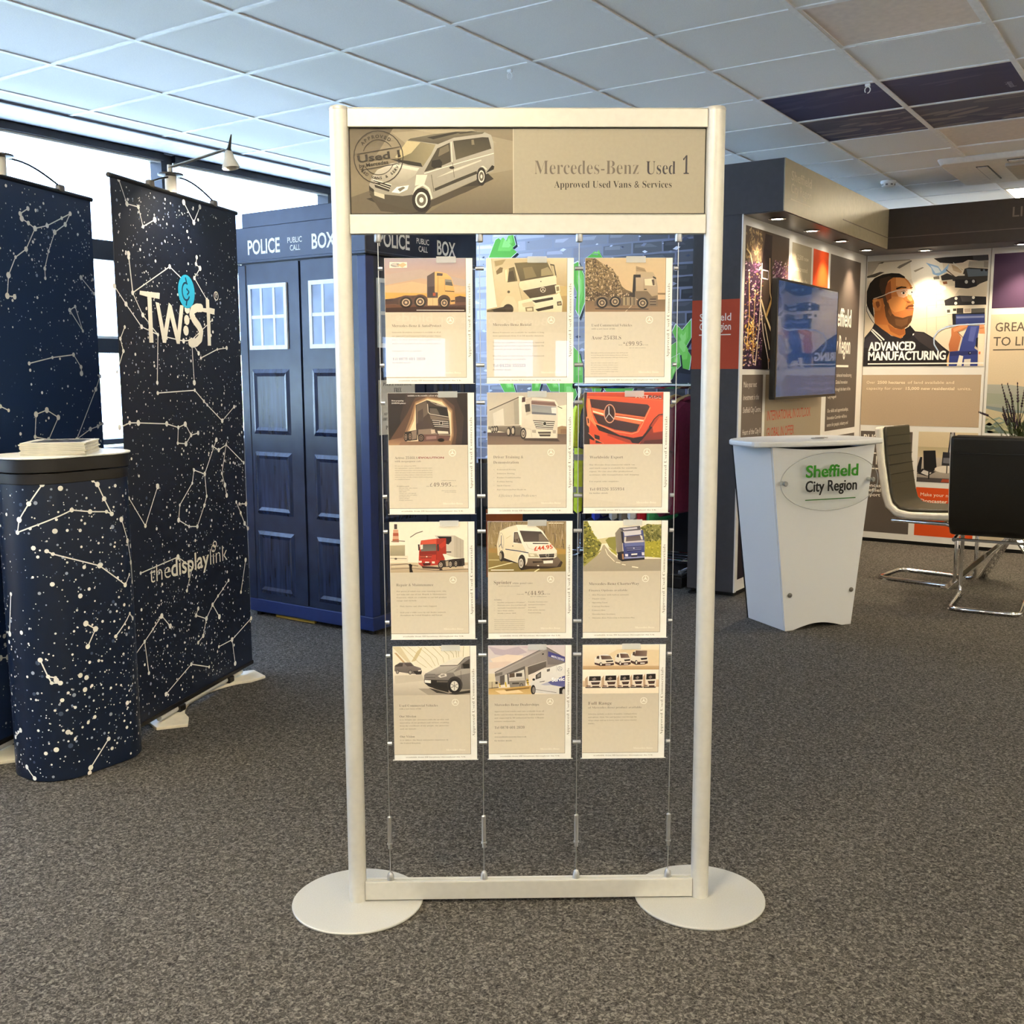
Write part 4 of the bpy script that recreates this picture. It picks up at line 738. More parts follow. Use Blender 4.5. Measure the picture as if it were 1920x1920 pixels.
        van(452, 198, 726, 358, 0); van(730, 170, 952, 350, 0); van(942, 136, 1182, 342, 1)
        def lorry(x0, y0, x1, y1, bus=0):
            w, h = x1-x0, y1-y0; q = lambda *p: [(x0+a*w, y0+b*h) for a, b in p]
            A.poly(q((0,.25), (.2,.02), (.9,0), (1,.08), (1,.96), (.05,.98)), '#fbf5ea>#e6d6c2'); A.poly(q((0,.3), (.16,.05), (.2,.95), (.04,.95)), '#c8a888')
            A.poly(q((.26,.08), (.95,.06), (.96,.42), (.24,.46)), '#1f1817'); A.poly(q((.4,.3), (.6,.16), (.7,.3), (.55,.42)), '#8d7d74')
            A.poly(q((.36,.56), (.92,.54), (.86,.74), (.44,.76)), '#231b19'); A.line(q((.4,.65), (.88,.63)), h*.03, '#7a4a3c')
            A.poly(q((.1,.82), (.35,.84), (.35,.92), (.1,.9)), '#6a4c42'); A.poly(q((.45,.86), (.88,.85), (.86,.95), (.46,.96)), '#5a4038'); A.poly(q((.02,.95), (.98,.94), (.96,1.02), (.06,1.03)), '#2a201d')
        lorry(328, 485, 552, 652); lorry(552, 475, 762, 652); lorry(762, 470, 942, 652); lorry(936, 462, 1116, 648); lorry(1112, 450, 1290, 648)
rowname = ('top', 'second', 'third', 'bottom'); colname = ('left', 'middle', 'right')
for (r, c), (lb, quad, ops, lines) in POST.items():
    zt, x = ROWT[r], COLX[c]
    jx = (R.uniform(-.0015, .0015)); jr = math.radians({(3,0): .35, (2,2): -.2}.get((r, c), R.uniform(-.15, .15)))
    Mw = Matrix.Translation(SD.location) @ Matrix.Rotation(math.radians(34.91), 4, 'Z')
    hw = (CX[c+1]-CX[c])/2-.0045; hc = (CX[c+1]+CX[c])/2-x
    # pocket: back sheet with cut lower corners, front sheet, folded base, thumb tab
    t = thing('leaflet_holder', 'clear acrylic pocket, %s row, %s column of the silver frame' % (rowname[r], colname[c]), 'leaflet holder', Mw @ Vector((x, 0, zt-.2985)), math.radians(34.91), 'acrylic pockets on the cables')
    P = [(hc-hw, .30), (hc+hw, .30), (hc+hw, .022), (hc+hw-.004, .012), (.1095, .008), (.1095, 0), (-.1095, 0), (-.1095, .008), (hc-hw+.004, .012), (hc-hw, .022)]
    RX = Matrix.Rotation(PI/2, 4, 'X')
    obj('back_sheet', MB().prism(P, -.0035, -.0020, RX), M_acry, t)
    obj('front_sheet', MB().box(-.1085, .1085, -.0035, -.0020, .001, .2985), M_acry, t)
    obj('pocket_base', MB().box(-.1085, .1085, -.002, .002, .0005, .0015), pm('acrylic edge', (.88, .88, .84), .15), t)
    obj('thumb_tab', MB().box(.018-.024*(c != 0), .065-.024*(c != 0), -.0046, -.0036, .287, .302), clear_mat('frosted tab', haze=.30), t)
    for s in (0, 1):
        for zz in (.274, .045):
            gx_ = CX[c+s]-x; o2 = .003 if s == 0 else -.003
            gp = obj('cable_grip', MB().lathe([(.0045, -.0065 if s else 0), (.0045, 0 if s else .0065)], 14, Matrix.Translation((gx_, 0, zz)), 'x'), M_steel, t, smooth=30)
            obj('grip_barrel', MB().lathe([(.0048, 0), (.0048, .010*(-1 if s else 1))], 14, Matrix.Translation((gx_, 0, zz)), 'x'), M_steel, t, smooth=30)
    # the leaflet
    t = thing('leaflet', lb, 'leaflet', Mw @ Vector((x+jx, -.0003, zt-.297)), math.radians(34.91), 'printed leaflets in the acrylic pockets')
    obj('paper', MB().box(-.105, .105, -.0003, .0003, 0, .297), pm('cream paper', '#fdfaf3', .6), t)
    A = Art(B=(.001, -.105, -.001, .297), dz=1.2e-5); page(A, '', lines); A.build('text_print', M_print, t, (0, -.0004, 0))
    A = Art(B=(.001, -.105, -.001, .297), dz=6e-6); A.frame(quad, [(.5,.5), (193.6,.5), (193.6,127), (.5,127)]); A.ops(ops); extra(A, (r, c)); A.build('photo_print', M_print, t, (0, -.0004, 0))
# ------------------------------------------------------------------ star-chart banners and counter
NAVY = '#0b1526'
def starfield(A, R, x0, y0, x1, y1, n, cl=14, big=.0042):
    cs = [(R.uniform(x0, x1), R.uniform(y0, y1), R.uniform(.05, .16)) for _ in range(cl)]
    A.n += 1
    for k in range(n):
        if k % 60 == 0: A.n += 1
        if R.random() < .62: cx, cyy, sg = R.choice(cs); x, y = R.gauss(cx, sg), R.gauss(cyy, sg*1.5)
        else: x, y = R.uniform(x0, x1), R.uniform(y0, y1)
        if not (x0+.006 < x < x1-.006 and y0+.006 < y < y1-.006): continue
        r = min(big*1.6, .0014+R.expovariate(1/.0013)); dim = R.random()
        A.ell(x, y, r, r, '#fdfaf2' if dim < .62 else '#a4adbc' if dim < .82 else '#46546c', n=7, lay=False)
def constellations(A, sets, w=.0042, r=.0085, col='#fdfaf0'):
    R = random.Random(11)
    for s in sets:
        A.line(s, w, col)
        for p in s: q = r*R.uniform(.75, 1.35); A.ell(p[0], p[1], q, q, col, n=14)
HB2 = [(199.5,328), (435,400), (474,1240), (262,1345)]
def banner(name, lb, loc, rz, draw, s0, base):
    """roll-up style panel on a bowed foot; local x along the panel from s0, width .9"""
    t = thing('banner_stand', lb, 'banner', loc, rz, 'star-chart banners by the window')
    pn = obj('panel', MB().box(s0, s0+.9, 0, .004, .05, 2.045), pm('banner core', NAVY, .5), t)
    A = Art(dz=1.5e-5); A.poly(A.rect(s0, .05, s0+.9, 2.045), base); draw(A); A.build('graphic', M_sheen, pn, (0, -.0004, 0))
    obj('top_rail', MB().lathe([(.007, s0-.012), (.009, s0-.01), (.009, s0+.91), (.007, s0+.912)], 14, Matrix.Translation((0, .002, 2.052)), 'x'), pm('gunmetal rail', '#2c2b2c', .35, .6), t, smooth=30)
    obj('bottom_rail', MB().box(s0-.004, s0+.904, -.006, .010, .036, .054), pm('gunmetal rail', '#2c2b2c', .35, .6), t, bevel=.003)
    obj('base_tube', MB().lathe([(.012, s0+.14), (.012, s0+.80)], 14, Matrix.Translation((0, .006, .027)), 'x'), M_alu, t, smooth=30)
    # bowed foot plate lying on the carpet
    P = []; h = .34
    ctr = s0+.47
    front = [(-.405, -.02), (-.34, -.115), (-.265, -.075)]+[(-.265+.515*k/12, -.075+.110*math.sin(PI*k/12)**.7) for k in range(1, 12)]+[(.25, -.080), (.325, -.110), (.40, -.015)]
    back = [(.31, .10), (-.31, .10)]; ctr = s0+.485
    foot = obj('foot_plate', MB().prism([(ctr+x, y) for x, y in front+back], .0, .012), pm('cream foot enamel', (.86, .79, .62), .45), t, bevel=.002)
    for k in (-.2, .2): obj('foot_clip', MB().box(ctr+k-.022, ctr+k+.022, -.014, .018, .011, .038), M_black, t, bevel=.005)
    # sprung arc over the top rail
    for k, x in enumerate((ctr-.235, ctr+.235)):
        obj('rail_knuckle', MB().box(x-.016, x+.016, -.010, .014, 2.052, 2.078), pm('grey knuckle', '#6d6862', .4), t, bevel=.006)
    obj('spring_arc', MB().tube([(ctr-.235+.47*k/16, .002, 2.072+.052*math.sin(PI*k/16)) for k in range(17)], .0035, 8), pm('gunmetal rail', '#2c2b2c', .35, .6), t, smooth=True)
    obj('arc_boss', MB().lathe([(.03, 0), (.048, .004), (.048, .010), (.02, .014)], 20, Matrix.Translation((ctr-.09, .002, 2.116))), pm('gunmetal rail', '#2c2b2c', .35, .6), t, smooth=30)
    obj('arc_post', MB().cyl(ctr-.09, .002, 2.055, 2.118, .022), pm('cream powder coat', (.80, .76, .66), .45), t, smooth=30)
    return t
d2 = Vector((-.351, .936, 0)); RZ2 = math.atan2(.936, -.351)
F2 = homog([(200,330), (435,400), (474,1238), (262,1345)], [(-.9265,2.0443), (-.0351,2.0467), (.0009,.0498), (-.9,.0762)])
F1 = homog([(0,326), (165,370), (192,780), (0,1300)], [(.1169,2.0596), (.6129,2.0582), (.6276,1.1886), (-.0616,.2227)])
def conv(H, pts, kx, ox, oy):
    out = []
    for x, y in pts:
        q = H @ (x*kx+ox, y*kx+oy, 1.0); out.append((q[0]/q[2], q[1]/q[2]))
    return out
def draw2(A):
    starfield(A, random.Random(21), -.9, .06, 0, 2.04, 2700, 26)
    a = lambda pts: conv(F2, pts, 240/1920, 200, 480); b = lambda pts: conv(F2, pts, 660/1920, 0, 180); c = lambda pts: conv(F2, pts, 660/1810, 0, 780)
    constellations(A, [a([(385,552), (942,160), (1180,395)]), a([(325,20), (385,552), (538,885), (765,1180), (520,1062), (285,720), (110,450)]), a([(765,1180), (755,1900)]), a([(890,1215), (1150,1275), (1270,1260), (1580,960)]), a([(1275,1340), (1310,1900)]),
      a([(1300,1340), (1375,1460)]), a([(1408,1530), (1655,1400), (1795,1380)]), a([(265,1065), (200,1240), (245,1425), (150,1740)]), a([(1345,20), (1335,120), (1395,185), (1310,330), (1500,660)]),
      b([(645,455), (690,588), (752,605), (778,712), (842,675)]), b([(1000,580), (1055,690), (1088,605)]), b([(858,1620), (1060,1605), (1110,1665), (1128,1685), (1210,1772), (1275,1695)]), b([(650,1808), (705,1783), (752,1783), (907,1788), (970,1808), (967,1893), (1012,1897), (1040,1850), (1008,1790), (970,1808)]), b([(1040,1850), (1078,1838)]),
      b([(698,860), (722,1072)]), c([(660,422), (745,565), (808,362)]), c([(1110,122), (1050,298), (995,278), (986,345), (922,458), (916,535), (970,568), (1012,568), (1048,460), (1060,412), (1050,298)]), c([(1090,155), (1122,175), (1160,148), (1250,240)]), c([(1160,148), (1138,295), (1154,355), (1163,408)]),
      c([(1228,452), (1262,452)]), c([(1212,442), (1235,498), (1255,552), (1272,578)]), c([(720,808), (912,725), (985,780), (958,898)]), c([(1260,740), (1236,905)]), c([(1172,845), (1144,888), (1118,925), (1090,970), (1058,1042), (1042,1130), (1016,1165)]), c([(1090,970), (1125,1032)]), c([(1016,990), (1005,1025), (1058,1042)]),
      c([(690,1230), (740,1160), (828,1028), (872,1080)]), c([(740,1160), (762,1322)]), c([(1288,1040), (1190,1150), (1122,1186)]), c([(1190,1150), (1206,1272)]), c([(850,1430), (980,1276), (1072,1290)])])
    cream = '#f6f0de'
    for P in ([(485,520), (785,555), (780,645), (660,622), (690,1300), (628,1300), (598,612), (480,578)], [(720,690), (775,705), (850,1090), (920,700), (965,745), (1050,1120), (1090,735), (1145,742), (1085,1320), (1040,1315), (940,920), (880,1305), (830,1300)],
              [(1475,645), (1525,655), (1530,775), (1610,795), (1605,880), (1540,865), (1555,1345), (1505,1345), (1490,850), (1425,835), (1428,780), (1480,785)]): A.poly(a(P), cream)
    S = [(1405,780), (1340,775), (1280,810), (1262,880), (1300,960), (1370,1050), (1405,1130), (1390,1240), (1330,1300), (1245,1300)]
    A.line(a(S), .034, cream)
    for p in a(S): A.ell(p[0], p[1], .017, .017, cream, n=10)
    for p in a([(1195,790), (1190,960), (1178,1120)]): A.ell(p[0], p[1], .020, .020, cream, n=16)
    (lx, ly), = a([(1185,535)]); A.ell(lx, ly, .062, .066, '#2fb4dc', n=28); A.ring(lx-.004, ly, .028, .034, .008, '#14395c', 20, 60, 330); A.line([(lx-.004, ly+.055), (lx+.004, ly+.034)], .008, '#14395c'); A.line([(lx-.006, ly-.055), (lx, ly-.034)], .008, '#14395c'); A.line([(lx, ly+.012), (lx+.02, ly), (lx+.004, ly-.012)], .007, '#14395c')
    (rx_, ry_), = a([(1630,600)]); A.ring(rx_, ry_, .017, .017, .004, cream, 18); A.text('R', rx_, ry_-.008, .016, cream, al='c')
    p, = c([(766,862)]); q, = c([(1168,738)]); rot = math.degrees(math.atan2(q[1]-p[1], q[0]-p[0])); Lw = math.hypot(q[0]-p[0], q[1]-p[1]); cs, sn = math.cos(math.radians(rot)), math.sin(math.radians(rot))
    x = p[0]; y = p[1]
    for tx, wt, fr in (('the', -.012, .25), ('display', .016, .50), ('link', -.012, .25)):
        A.text(tx, x, y, .068, cream, wt=wt, w=Lw*fr*.97, rot=rot, res=3); x += Lw*fr*cs; y += Lw*fr*sn
    k, = c([(1097,672)]); A.ring(k[0]-.006, k[1]-.006, .016, .014, .005, cream, 16); A.ring(k[0]+.006, k[1]+.010, .014, .012, .005, cream, 16)
def draw1(A):
    starfield(A, random.Random(5), -.28, .06, .62, 2.04, 1900, 18)
    b = lambda pts: conv(F1, pts, 660/1920, 0, 180); e = lambda pts: conv(F1, pts, 220/500, 0, 380); c = lambda pts: conv(F1, pts, 660/1810, 0, 780)
    constellations(A, [e([(118,25), (85,47)]), e([(92,68), (120,87), (148,110), (200,98), (262,66), (298,47), (277,93), (232,126), (206,207), (190,281), (192,322)]), e([(148,110), (110,198), (65,232), (35,309), (30,397), (61,401)]), e([(344,319), (400,388)]), e([(319,443), (296,458), (352,547), (319,443)]),
      e([(123,685), (222,660), (312,648), (344,700), (346,728)]), e([(425,740), (407,795), (326,1008), (384,965), (416,953), (436,942)]), e([(152,902), (198,884), (247,915), (206,1010), (148,998), (152,902)]), e([(0,868), (35,885)]), c([(58,915), (42,1040), (38,1110), (20,1132)]), c([(0,1245), (38,1240), (50,1258)]), c([(60,1460), (96,1485)])])
banner('banner_stand', 'star-chart banner lettered TW:ST with a lamp on top, between counter and police box', (-3.584, 3.185, 0), RZ2, draw2, -.905, '#0c1526>#0a1830')
banner('banner_stand', 'plain star-chart banner at the left edge behind the round counter', (-3.561, 2.021, 0), RZ2, draw1, -.275, '#16294a>#142a50')
# clip-on spotlight over the lettered banner
t = thing('spotlight', 'small cream spotlight on a thin arm over the lettered star banner', 'spotlight', (-3.401, 2.698, 2.128), math.atan2(.351, .936))
M_cr = pm('cream lamp enamel', (.70, .66, .56), .4)
obj('stem', MB().cyl(0, 0, .002, .03, .008), M_cr, t, smooth=30)
for y in (-.006, .006): obj('arm', MB().tube([(0, y, .02), (.12, y, .046), (.238, y, .074)], .0035, 8), M_steel, t, smooth=True)
hd = Matrix.Translation((.252, 0, .066)) @ Matrix.Rotation(math.radians(-8), 4, 'Y')
obj('lamp_shade', MB().lathe([(.010, .004), (.016, -.004), (.019, -.024), (.030, -.048), (.034, -.062), (.031, -.062), (.026, -.046), (.014, -.022), (.004, -.008)], 24, hd), M_cr, t, smooth=True)
obj('lamp_bulb', MB().lathe([(.008, -.02), (.018, -.04), (.016, -.05), (.004, -.053)], 14, hd), pm('bulb glass', (.85, .82, .75), .2), t, smooth=True)
ld = bpy.data.lights.new('lamp_beam', 'SPOT'); ld.energy = 26; ld.color = (1, .88, .70); ld.spot_size = math.radians(105); ld.spot_blend = .8; ld.shadow_soft_size = .02
lb_ = link('lamp_beam', ld, t, (.248, 0, .012)); lb_.rotation_euler = (0, math.radians(32), 0)
obj('heat_fin', MB().lathe([(.011, .002), (.007, .012), (.004, .045), (.002, .062)], 10, Matrix.Translation((.254, 0, .068)) @ Matrix.Rotation(math.radians(12), 4, 'Y')), M_black, t, smooth=30)

# counter
CC = (-3.245, 2.075)
t = thing('display_counter', 'rounded dark counter wrapped in a star chart with black rim and white top', 'counter', (CC[0], CC[1], 0))
Q = rrect(.148, .21, .13, 16)
seg = [math.hypot(Q[(i+1) % len(Q)][0]-Q[i][0], Q[(i+1) % len(Q)][1]-Q[i][1]) for i in range(len(Q))]; cum = [0]
for s in seg: cum.append(cum[-1]+s)
PER = cum[-1]
def wrap(x, y, z):
    x = x % PER; i = 0
    while i < len(seg)-1 and cum[i+1] < x: i += 1
    a, b2 = Q[i], Q[(i+1) % len(Q)]; f = (x-cum[i])/max(seg[i], 1e-9); dx, dy = b2[0]-a[0], b2[1]-a[1]; l = math.hypot(dx, dy) or 1
    o = .0006-y
    return (a[0]+dx*f+dy/l*o, a[1]+dy*f-dx/l*o, z)
bd = obj('body', MB().prism(Q, .004, 1.005), pm('navy wrap', '#101d33', .32, spec=.55), t, smooth=50)
A = Art(dz=1.2e-5); A.sub = .02
starfield(A, random.Random(31), 0, .01, PER, 1.0, 2600, 26, .0055)
constellations(A, [[(.123,1.004), (.079,.943), (.042,.89), (.032,.848), (.211,.914), (.278,.901), (.34,.894), (.36,.884), (.334,.939), (.311,.99), (.295,1.004)], [(.124,.786), (.142,.775), (.302,.713), (.402,.629), (.43,.66)], [(.238,.525), (.273,.499), (.24,.445)], [(.083,.423), (.104,.366), (.126,.36), (.14,.34), (.114,.343), (.104,.366)],
  [(.349,.457), (.419,.523), (.44,.5)], [(.299,.103), (.224,.023), (.219,.006)], [(.001,.047), (.035,.013)], [(1.187,.171), (1.15,.14)], [(1.185,.638), (1.16,.50)], [(.40,.86), (.43,.78), (.45,.70), (.452,.63)], [(.62,.8), (.70,.75), (.78,.86)], [(.6,.3), (.7,.42), (.82,.33)]], .0042, .0075)
for p in ((.152,.85), (.228,.34), (.206,.353), (.115,.113), (.154,.168), (.177,.989), (.22,.3)): A.ell(p[0], p[1], .0085, .0085, '#f3efe4', n=14)
A.build('star_print', M_sheen, bd, warp=wrap)
obj('plinth', MB().prism(rrect(.142, .204, .125, 12), 0, .006), M_black, t)
obj('lower_rim', MB().prism(rrect(.150, .215, .132, 14, 0, 0), 1.004, 1.039), pm('black rim', '#1d1a17', .38), t, smooth=50, bevel=.002)
obj('upper_rim', MB().prism(rrect(.154, .222, .136, 14, -.002, 0), 1.042, 1.086), pm('black rim', '#1d1a17', .38), t, smooth=50, bevel=.002)
obj('table_top', MB().prism(rrect(.157, .228, .140, 14, -.003, 0), 1.086, 1.092), pm('white laminate', (.86, .85, .81), .3), t, smooth=50, bevel=.002)
# nine brochures in a pile
names = ['topmost, with a dark cover picture,', 'second', 'third', 'fourth', 'fifth', 'sixth', 'seventh', 'eighth', 'bottom']
for k in range(9):
    z = 1.092+(8-k)*.0047
    t = thing('brochure', '%s brochure %sin the pile on the round counter' % (names[k], '' if k in (0, 8) else 'from the top '), 'brochure', (-3.235+R.uniform(-.003, .003), 2.065+R.uniform(-.003, .003), z), math.radians(45+R.uniform(-2, 2)), 'brochures piled on the counter')
    obj('page_block', MB().box(-.102, .102, -.112, .112, .0005, .0041), pm('cream paper edge', (.78, .72, .56), .7), t)
    obj('cover', MB().box(-.103, .103, -.113, .113, .0041, .0046), pm('brochure cover', (.80, .77, .70), .4), t)
    if k == 0:
        A = Art(); A.poly(A.rect(-.07, -.08, .08, .085), '#3a3d48|#1c1f28'); A.specks([(-.07,-.08), (.08,-.08), (.08,.085), (-.07,.085)], 60, ['#5a606e', '#8a8f9a', '#22242c', '#454b58'], .004, .016, 1.5, 4)
        A.build('cover_picture', M_print, t, (0, 0, .0047), warp=lambda x, y, z: (x, z, -y))

# ------------------------------------------------------------------ police box display
M_pb = pm('police blue print', '#1f2940', .27, spec=.55, scale=9, var=.18)
M_pb2 = pm('police blue panel', '#1d2740', .25, spec=.55, scale=14, var=.55)
nt = M_pb2.node_tree; mp = nt.nodes.new('ShaderNodeMapping'); mp.inputs['Scale'].default_value = (3.2, 3.2, .35)      # printed streak highlights, put into the panel colour
tcn = next(q for q in nt.nodes if q.type == 'TEX_COORD'); nzn = next(q for q in nt.nodes if q.type == 'TEX_NOISE'); nt.links.new(tcn.outputs['Object'], mp.inputs[0]); nt.links.new(mp.outputs[0], nzn.inputs['Vector'])
M_blue = pm('blue frame edge', '#1d2c5c', .4)
M_wh = pm('white painted bars', (.80, .85, .90), .4)
M_pane = pm('frosted pale panes', '#8fa3c4', .3, scale=6, var=.25)
PB = thing('police_box', 'dark blue police call box with white windows, behind the silver frame', 'police box', (-4.005, 4.435, 0))
HX = .465
obj('body', MB().box(-HX+.015, HX-.015, -HX+.015, HX-.015, .02, 2.13), M_pb, PB)
obj('base_frame', MB().box(-HX, HX, -HX, HX, .025, .098), M_blue, PB, bevel=.004)
obj('roof_cap', MB().box(-HX+.045, HX-.045, -HX+.0, HX-.045, 2.138, 2.216), M_pb, PB, bevel=.004)
for sx in (-1, 1):
    for sy in (-1, 1): obj('corner_post', MB().box(sx*HX-.06*(sx > 0), sx*HX+.06*(sx < 0), sy*HX-.06*(sy > 0), sy*HX+.06*(sy < 0), .098, 1.945), M_blue if sx > 0 and sy < 0 else M_pb, PB, bevel=.004)
for k in range(4):
    RM = Matrix.Rotation(PI/2*k, 4, 'Z')
    sb = obj('sign_board', MB().box(-HX-.004, HX+.004, -HX-.006, -HX+.02, 1.950, 2.140, RM), M_pb, PB, bevel=.003)
    if k < 2:
        A = Art()
        A.line([(-HX, 1.966), (HX, 1.966)], .004, '#3a475f'); A.line([(-HX, 1.953), (HX, 1.953)], .005, '#0c111c')
        A.text('POLICE', -.372, 1.998, .072, '#f2f2ee', wt=.022, w=.245, res=3); A.text('PUBLIC', -.070, 2.038, .028, '#f2f2ee', wt=.006, w=.105, res=3); A.text('CALL', -.053, 1.998, .028, '#f2f2ee', wt=.006, w=.075, res=3); A.text('BOX', .105, 1.998, .072, '#f2f2ee', wt=.022, w=.165, res=3)
        A.build('sign_lettering', M_matte, sb, (0, 0, 0), warp=lambda x, y, z, RM=RM: tuple(RM @ Vector((x, y-HX-.0066, z))))
    for s in (-1, 1):
        dx0, dx1 = (-.405, -.008) if s < 0 else (.008, .405)
        d = obj('door', MB().box(dx0, dx1, -HX+.004, -HX+.02, .10, 1.945, RM), M_pb, PB)
        wx0, wx1 = (-.385, -.095) if s < 0 else (.070, .360)
        wf_ = MB(); z0, z1 = 1.490, 1.838
        wf_.box(wx0, wx1, -HX-.006, -HX+.006, z0, z0+.022, RM).box(wx0, wx1, -HX-.006, -HX+.006, z1-.022, z1, RM).box(wx0, wx0+.02, -HX-.006, -HX+.006, z0+.022, z1-.022, RM).box(wx1-.02, wx1, -HX-.006, -HX+.006, z0+.022, z1-.022, RM)
        zc = (z0+z1)/2; wf_.box(wx0+.02, wx1-.02, -HX-.004, -HX+.006, zc-.009, zc+.009, RM)
        for q in (1, 2):
            xc = wx0+(wx1-wx0)*q/3; wf_.box(xc-.008, xc+.008, -HX-.003, -HX+.006, z0+.022, z1-.022, RM)
        obj('window_bars', wf_, M_wh, d)
        for q in range(3):
            for r_ in range(2):
                xa = wx0+.02+(wx1-wx0-.04)*q/3; za = z0+.022+(z1-z0-.044)*r_/2
                obj('pane', MB().box(xa, xa+(wx1-wx0-.04)/3, -HX-.0005, -HX+.004, za, za+(z1-z0-.044)/2, RM), M_pane, d)
        for za, zb in ((1.030, 1.386), (.585, .935), (.135, .492)):
            P0 = [(wx0, za), (wx1, za), (wx1, zb), (wx0, zb)]; mb = MB(); i0, i1 = .022, .04
            ring = [[(wx0, za), (wx1, za), (wx1, zb), (wx0, zb)], [(wx0+i0, za+i0), (wx1-i0, za+i0), (wx1-i0, zb-i0), (wx0+i0, zb-i0)], [(wx0+i1, za+i1), (wx1-i1, za+i1), (wx1-i1, zb-i1), (wx0+i1, zb-i1)]]
            dep = (-HX+.0045, -HX-.004, -HX+.0025); vs = [(x, y, z) for rr_, y in zip(ring, dep) for x, z in rr_]
            fs = [(i, (i+1) % 4, 4+(i+1) % 4, 4+i) for i in range(4)]+[(4+i, 4+(i+1) % 4, 8+(i+1) % 4, 8+i) for i in range(4)]+[(8, 9, 10, 11)]
            obj('raised_panel', mb.add(vs, fs, RM), M_pb2, d)
    if k == 1:   # paper notice on the side door
        nt_ = obj('notice', MB().box(-.385, -.10, -HX-.004, -HX+.004, 1.045, 1.325, RM), pm('grey notice', (.62, .61, .58), .6), PB)
        A = Art(); A.text('POLICE TELEPHONE', -.242, 1.296, .016, '#22242a', 'serif', -.004, w=.23, al='c'); A.text('FREE', -.242, 1.262, .022, '#22242a', 'serif', 0, w=.06, al='c'); A.text('FOR USE OF', -.242, 1.226, .022, '#22242a', 'serif', 0, w=.16, al='c'); A.text('PUBLIC', -.242, 1.185, .026, '#22242a', 'serif', 0, w=.14, al='c')
        A.text('ADVICE & ASSISTANCE', -.242, 1.145, .013, '#22242a', 'serif', 0, w=.23, al='c'); A.text('OBTAINABLE IMMEDIATELY', -.242, 1.118, .013, '#22242a', 'serif', 0, w=.24, al='c'); A.text('PULL TO OPEN', -.242, 1.072, .018, '#22242a', 'serif', 0, w=.2, al='c')
        A.build('notice_lettering', M_matte, nt_, warp=lambda x, y, z, RM=RM: tuple(RM @ Vector((x, y-HX-.0046, z))))
ft = MB()
for sx in (-1, 1):
    for sy in (-1, 1): ft.cyl(sx*(HX-.04), sy*(HX-.04), 0, .026, .02, 12)
obj('levelling_feet', ft, M_black, PB)
obj('floor_strip', MB().box(-.28, .02, -HX+.02, -HX+.035, .004, .02), pm('yellow strip', '#9c8030', .6), PB)

# ------------------------------------------------------------------ graffiti wall and clothes rail
GW = thing('graffiti_backdrop', 'tall backdrop printed with grey brickwork and green graffiti, behind the leaflets', 'backdrop', (-4.75, 6.62, 0))
obj('frame', MB().box(-.24, 2.09, .002, .30, .02, 2.52), pm('black backdrop frame', '#101013', .6), GW)
A = Art(dz=1.5e-5); R = random.Random(17)
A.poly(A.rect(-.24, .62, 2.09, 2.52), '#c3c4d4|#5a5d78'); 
z = .62; row = 0
HL = []
while z < 2.51:
    h = .082; x = -.12*(row % 2)-.27
    while x < 2.09:
        w = R.uniform(.22, .26); t_ = min(1, max(0, (x-.3)/1.5)); g = (1-t_)*R.uniform(185, 245)+t_*R.uniform(34, 84)  # window light put into the bricks: paler at left, darker to the right
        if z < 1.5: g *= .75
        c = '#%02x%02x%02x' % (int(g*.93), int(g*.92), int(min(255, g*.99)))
        x0, x1 = max(-.24, x+.007), min(2.09, x+w-.007)
        if x1-x0 > .02:
            j = lambda: R.uniform(-.004, .004)
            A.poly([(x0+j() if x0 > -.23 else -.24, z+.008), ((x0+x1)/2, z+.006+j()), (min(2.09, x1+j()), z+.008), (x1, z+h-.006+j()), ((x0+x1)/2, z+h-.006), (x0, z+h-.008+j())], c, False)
            if R.random() < .8: HL.append(([(x0+.01, z+h*.55), (x0+(x1-x0)*R.uniform(.3,.9), z+h*.5), (x0+(x1-x0)*.6, z+h-.015), (x0+.015, z+h-.015)], '#%02x%02x%02x' % tuple(int(min(255, v*1.18)) for v in (g*.93, g*.92, g*.98))))
        x += w
    A.n += 1; z += h; row += 1
A.n += 2
for P, c in HL: A.poly(P, c, False)
A.specks([(0,.7), (2.09,.7), (2.09,2.35), (0,2.35)], 320, ['#e8e8f4', '#8d90a8', '#4a4c60', '#d0d2e4'], .003, .014, 2.2, 6, rot=5)
GF = homog([(905,440), (1300,440), (1296,740), (905,740)], [(.0394,2.4106), (1.7783,2.2794), (1.7851,1.2096), (.0285,1.1957)])
gq = lambda pts: conv(GF, pts, 440/1920, 880, 420)
gp = lambda pts: conv(GF, pts, 290/1920, 1040, 690)
gb = lambda pts: conv(GF, pts, 240/1092, 870, 690)
def blob(P, col='#6fbf4a', out='#1c2028', k=1.08, white=True):
    cx = sum(p[0] for p in P)/len(P); cz = sum(p[1] for p in P)/len(P)
    sc2 = lambda f: [(cx+(x-cx)*f, cz+(z-cz)*f) for x, z in P]
    P2 = [(x+.012, z-.014) for x, z in sc2(k)]
    cl = lambda Z: clip_poly(Z, [(-.239,.63), (2.089,.63), (2.089,2.519), (-.239,2.519)])
    if len(cl(P2)) > 2: A.poly(cl(P2), out)
    if white and len(cl(sc2(1.05))) > 2: A.poly(cl(sc2(1.05)), '#f0f2ee')
    if len(cl(P)) > 2: A.poly(cl(P), col)
    for f, c in ((.7, '#86d45c'), (.4, '#a5e27c')):
        Z = [(cx+(x-cx)*f*.8+.01, cz+(z-cz)*f+.02) for x, z in P]
        if len(cl(Z)) > 2: A.poly(cl(Z), c)
blob(gq([(160,275), (215,130), (240,115), (290,160), (320,95), (360,90), (380,170), (350,195), (390,230), (340,275)])); blob(gq([(960,275), (1000,245), (1050,255), (1060,225), (1090,275)])); blob(gq([(850,330), (890,310), (940,420), (945,640), (900,760), (870,700), (880,560), (850,480)]))
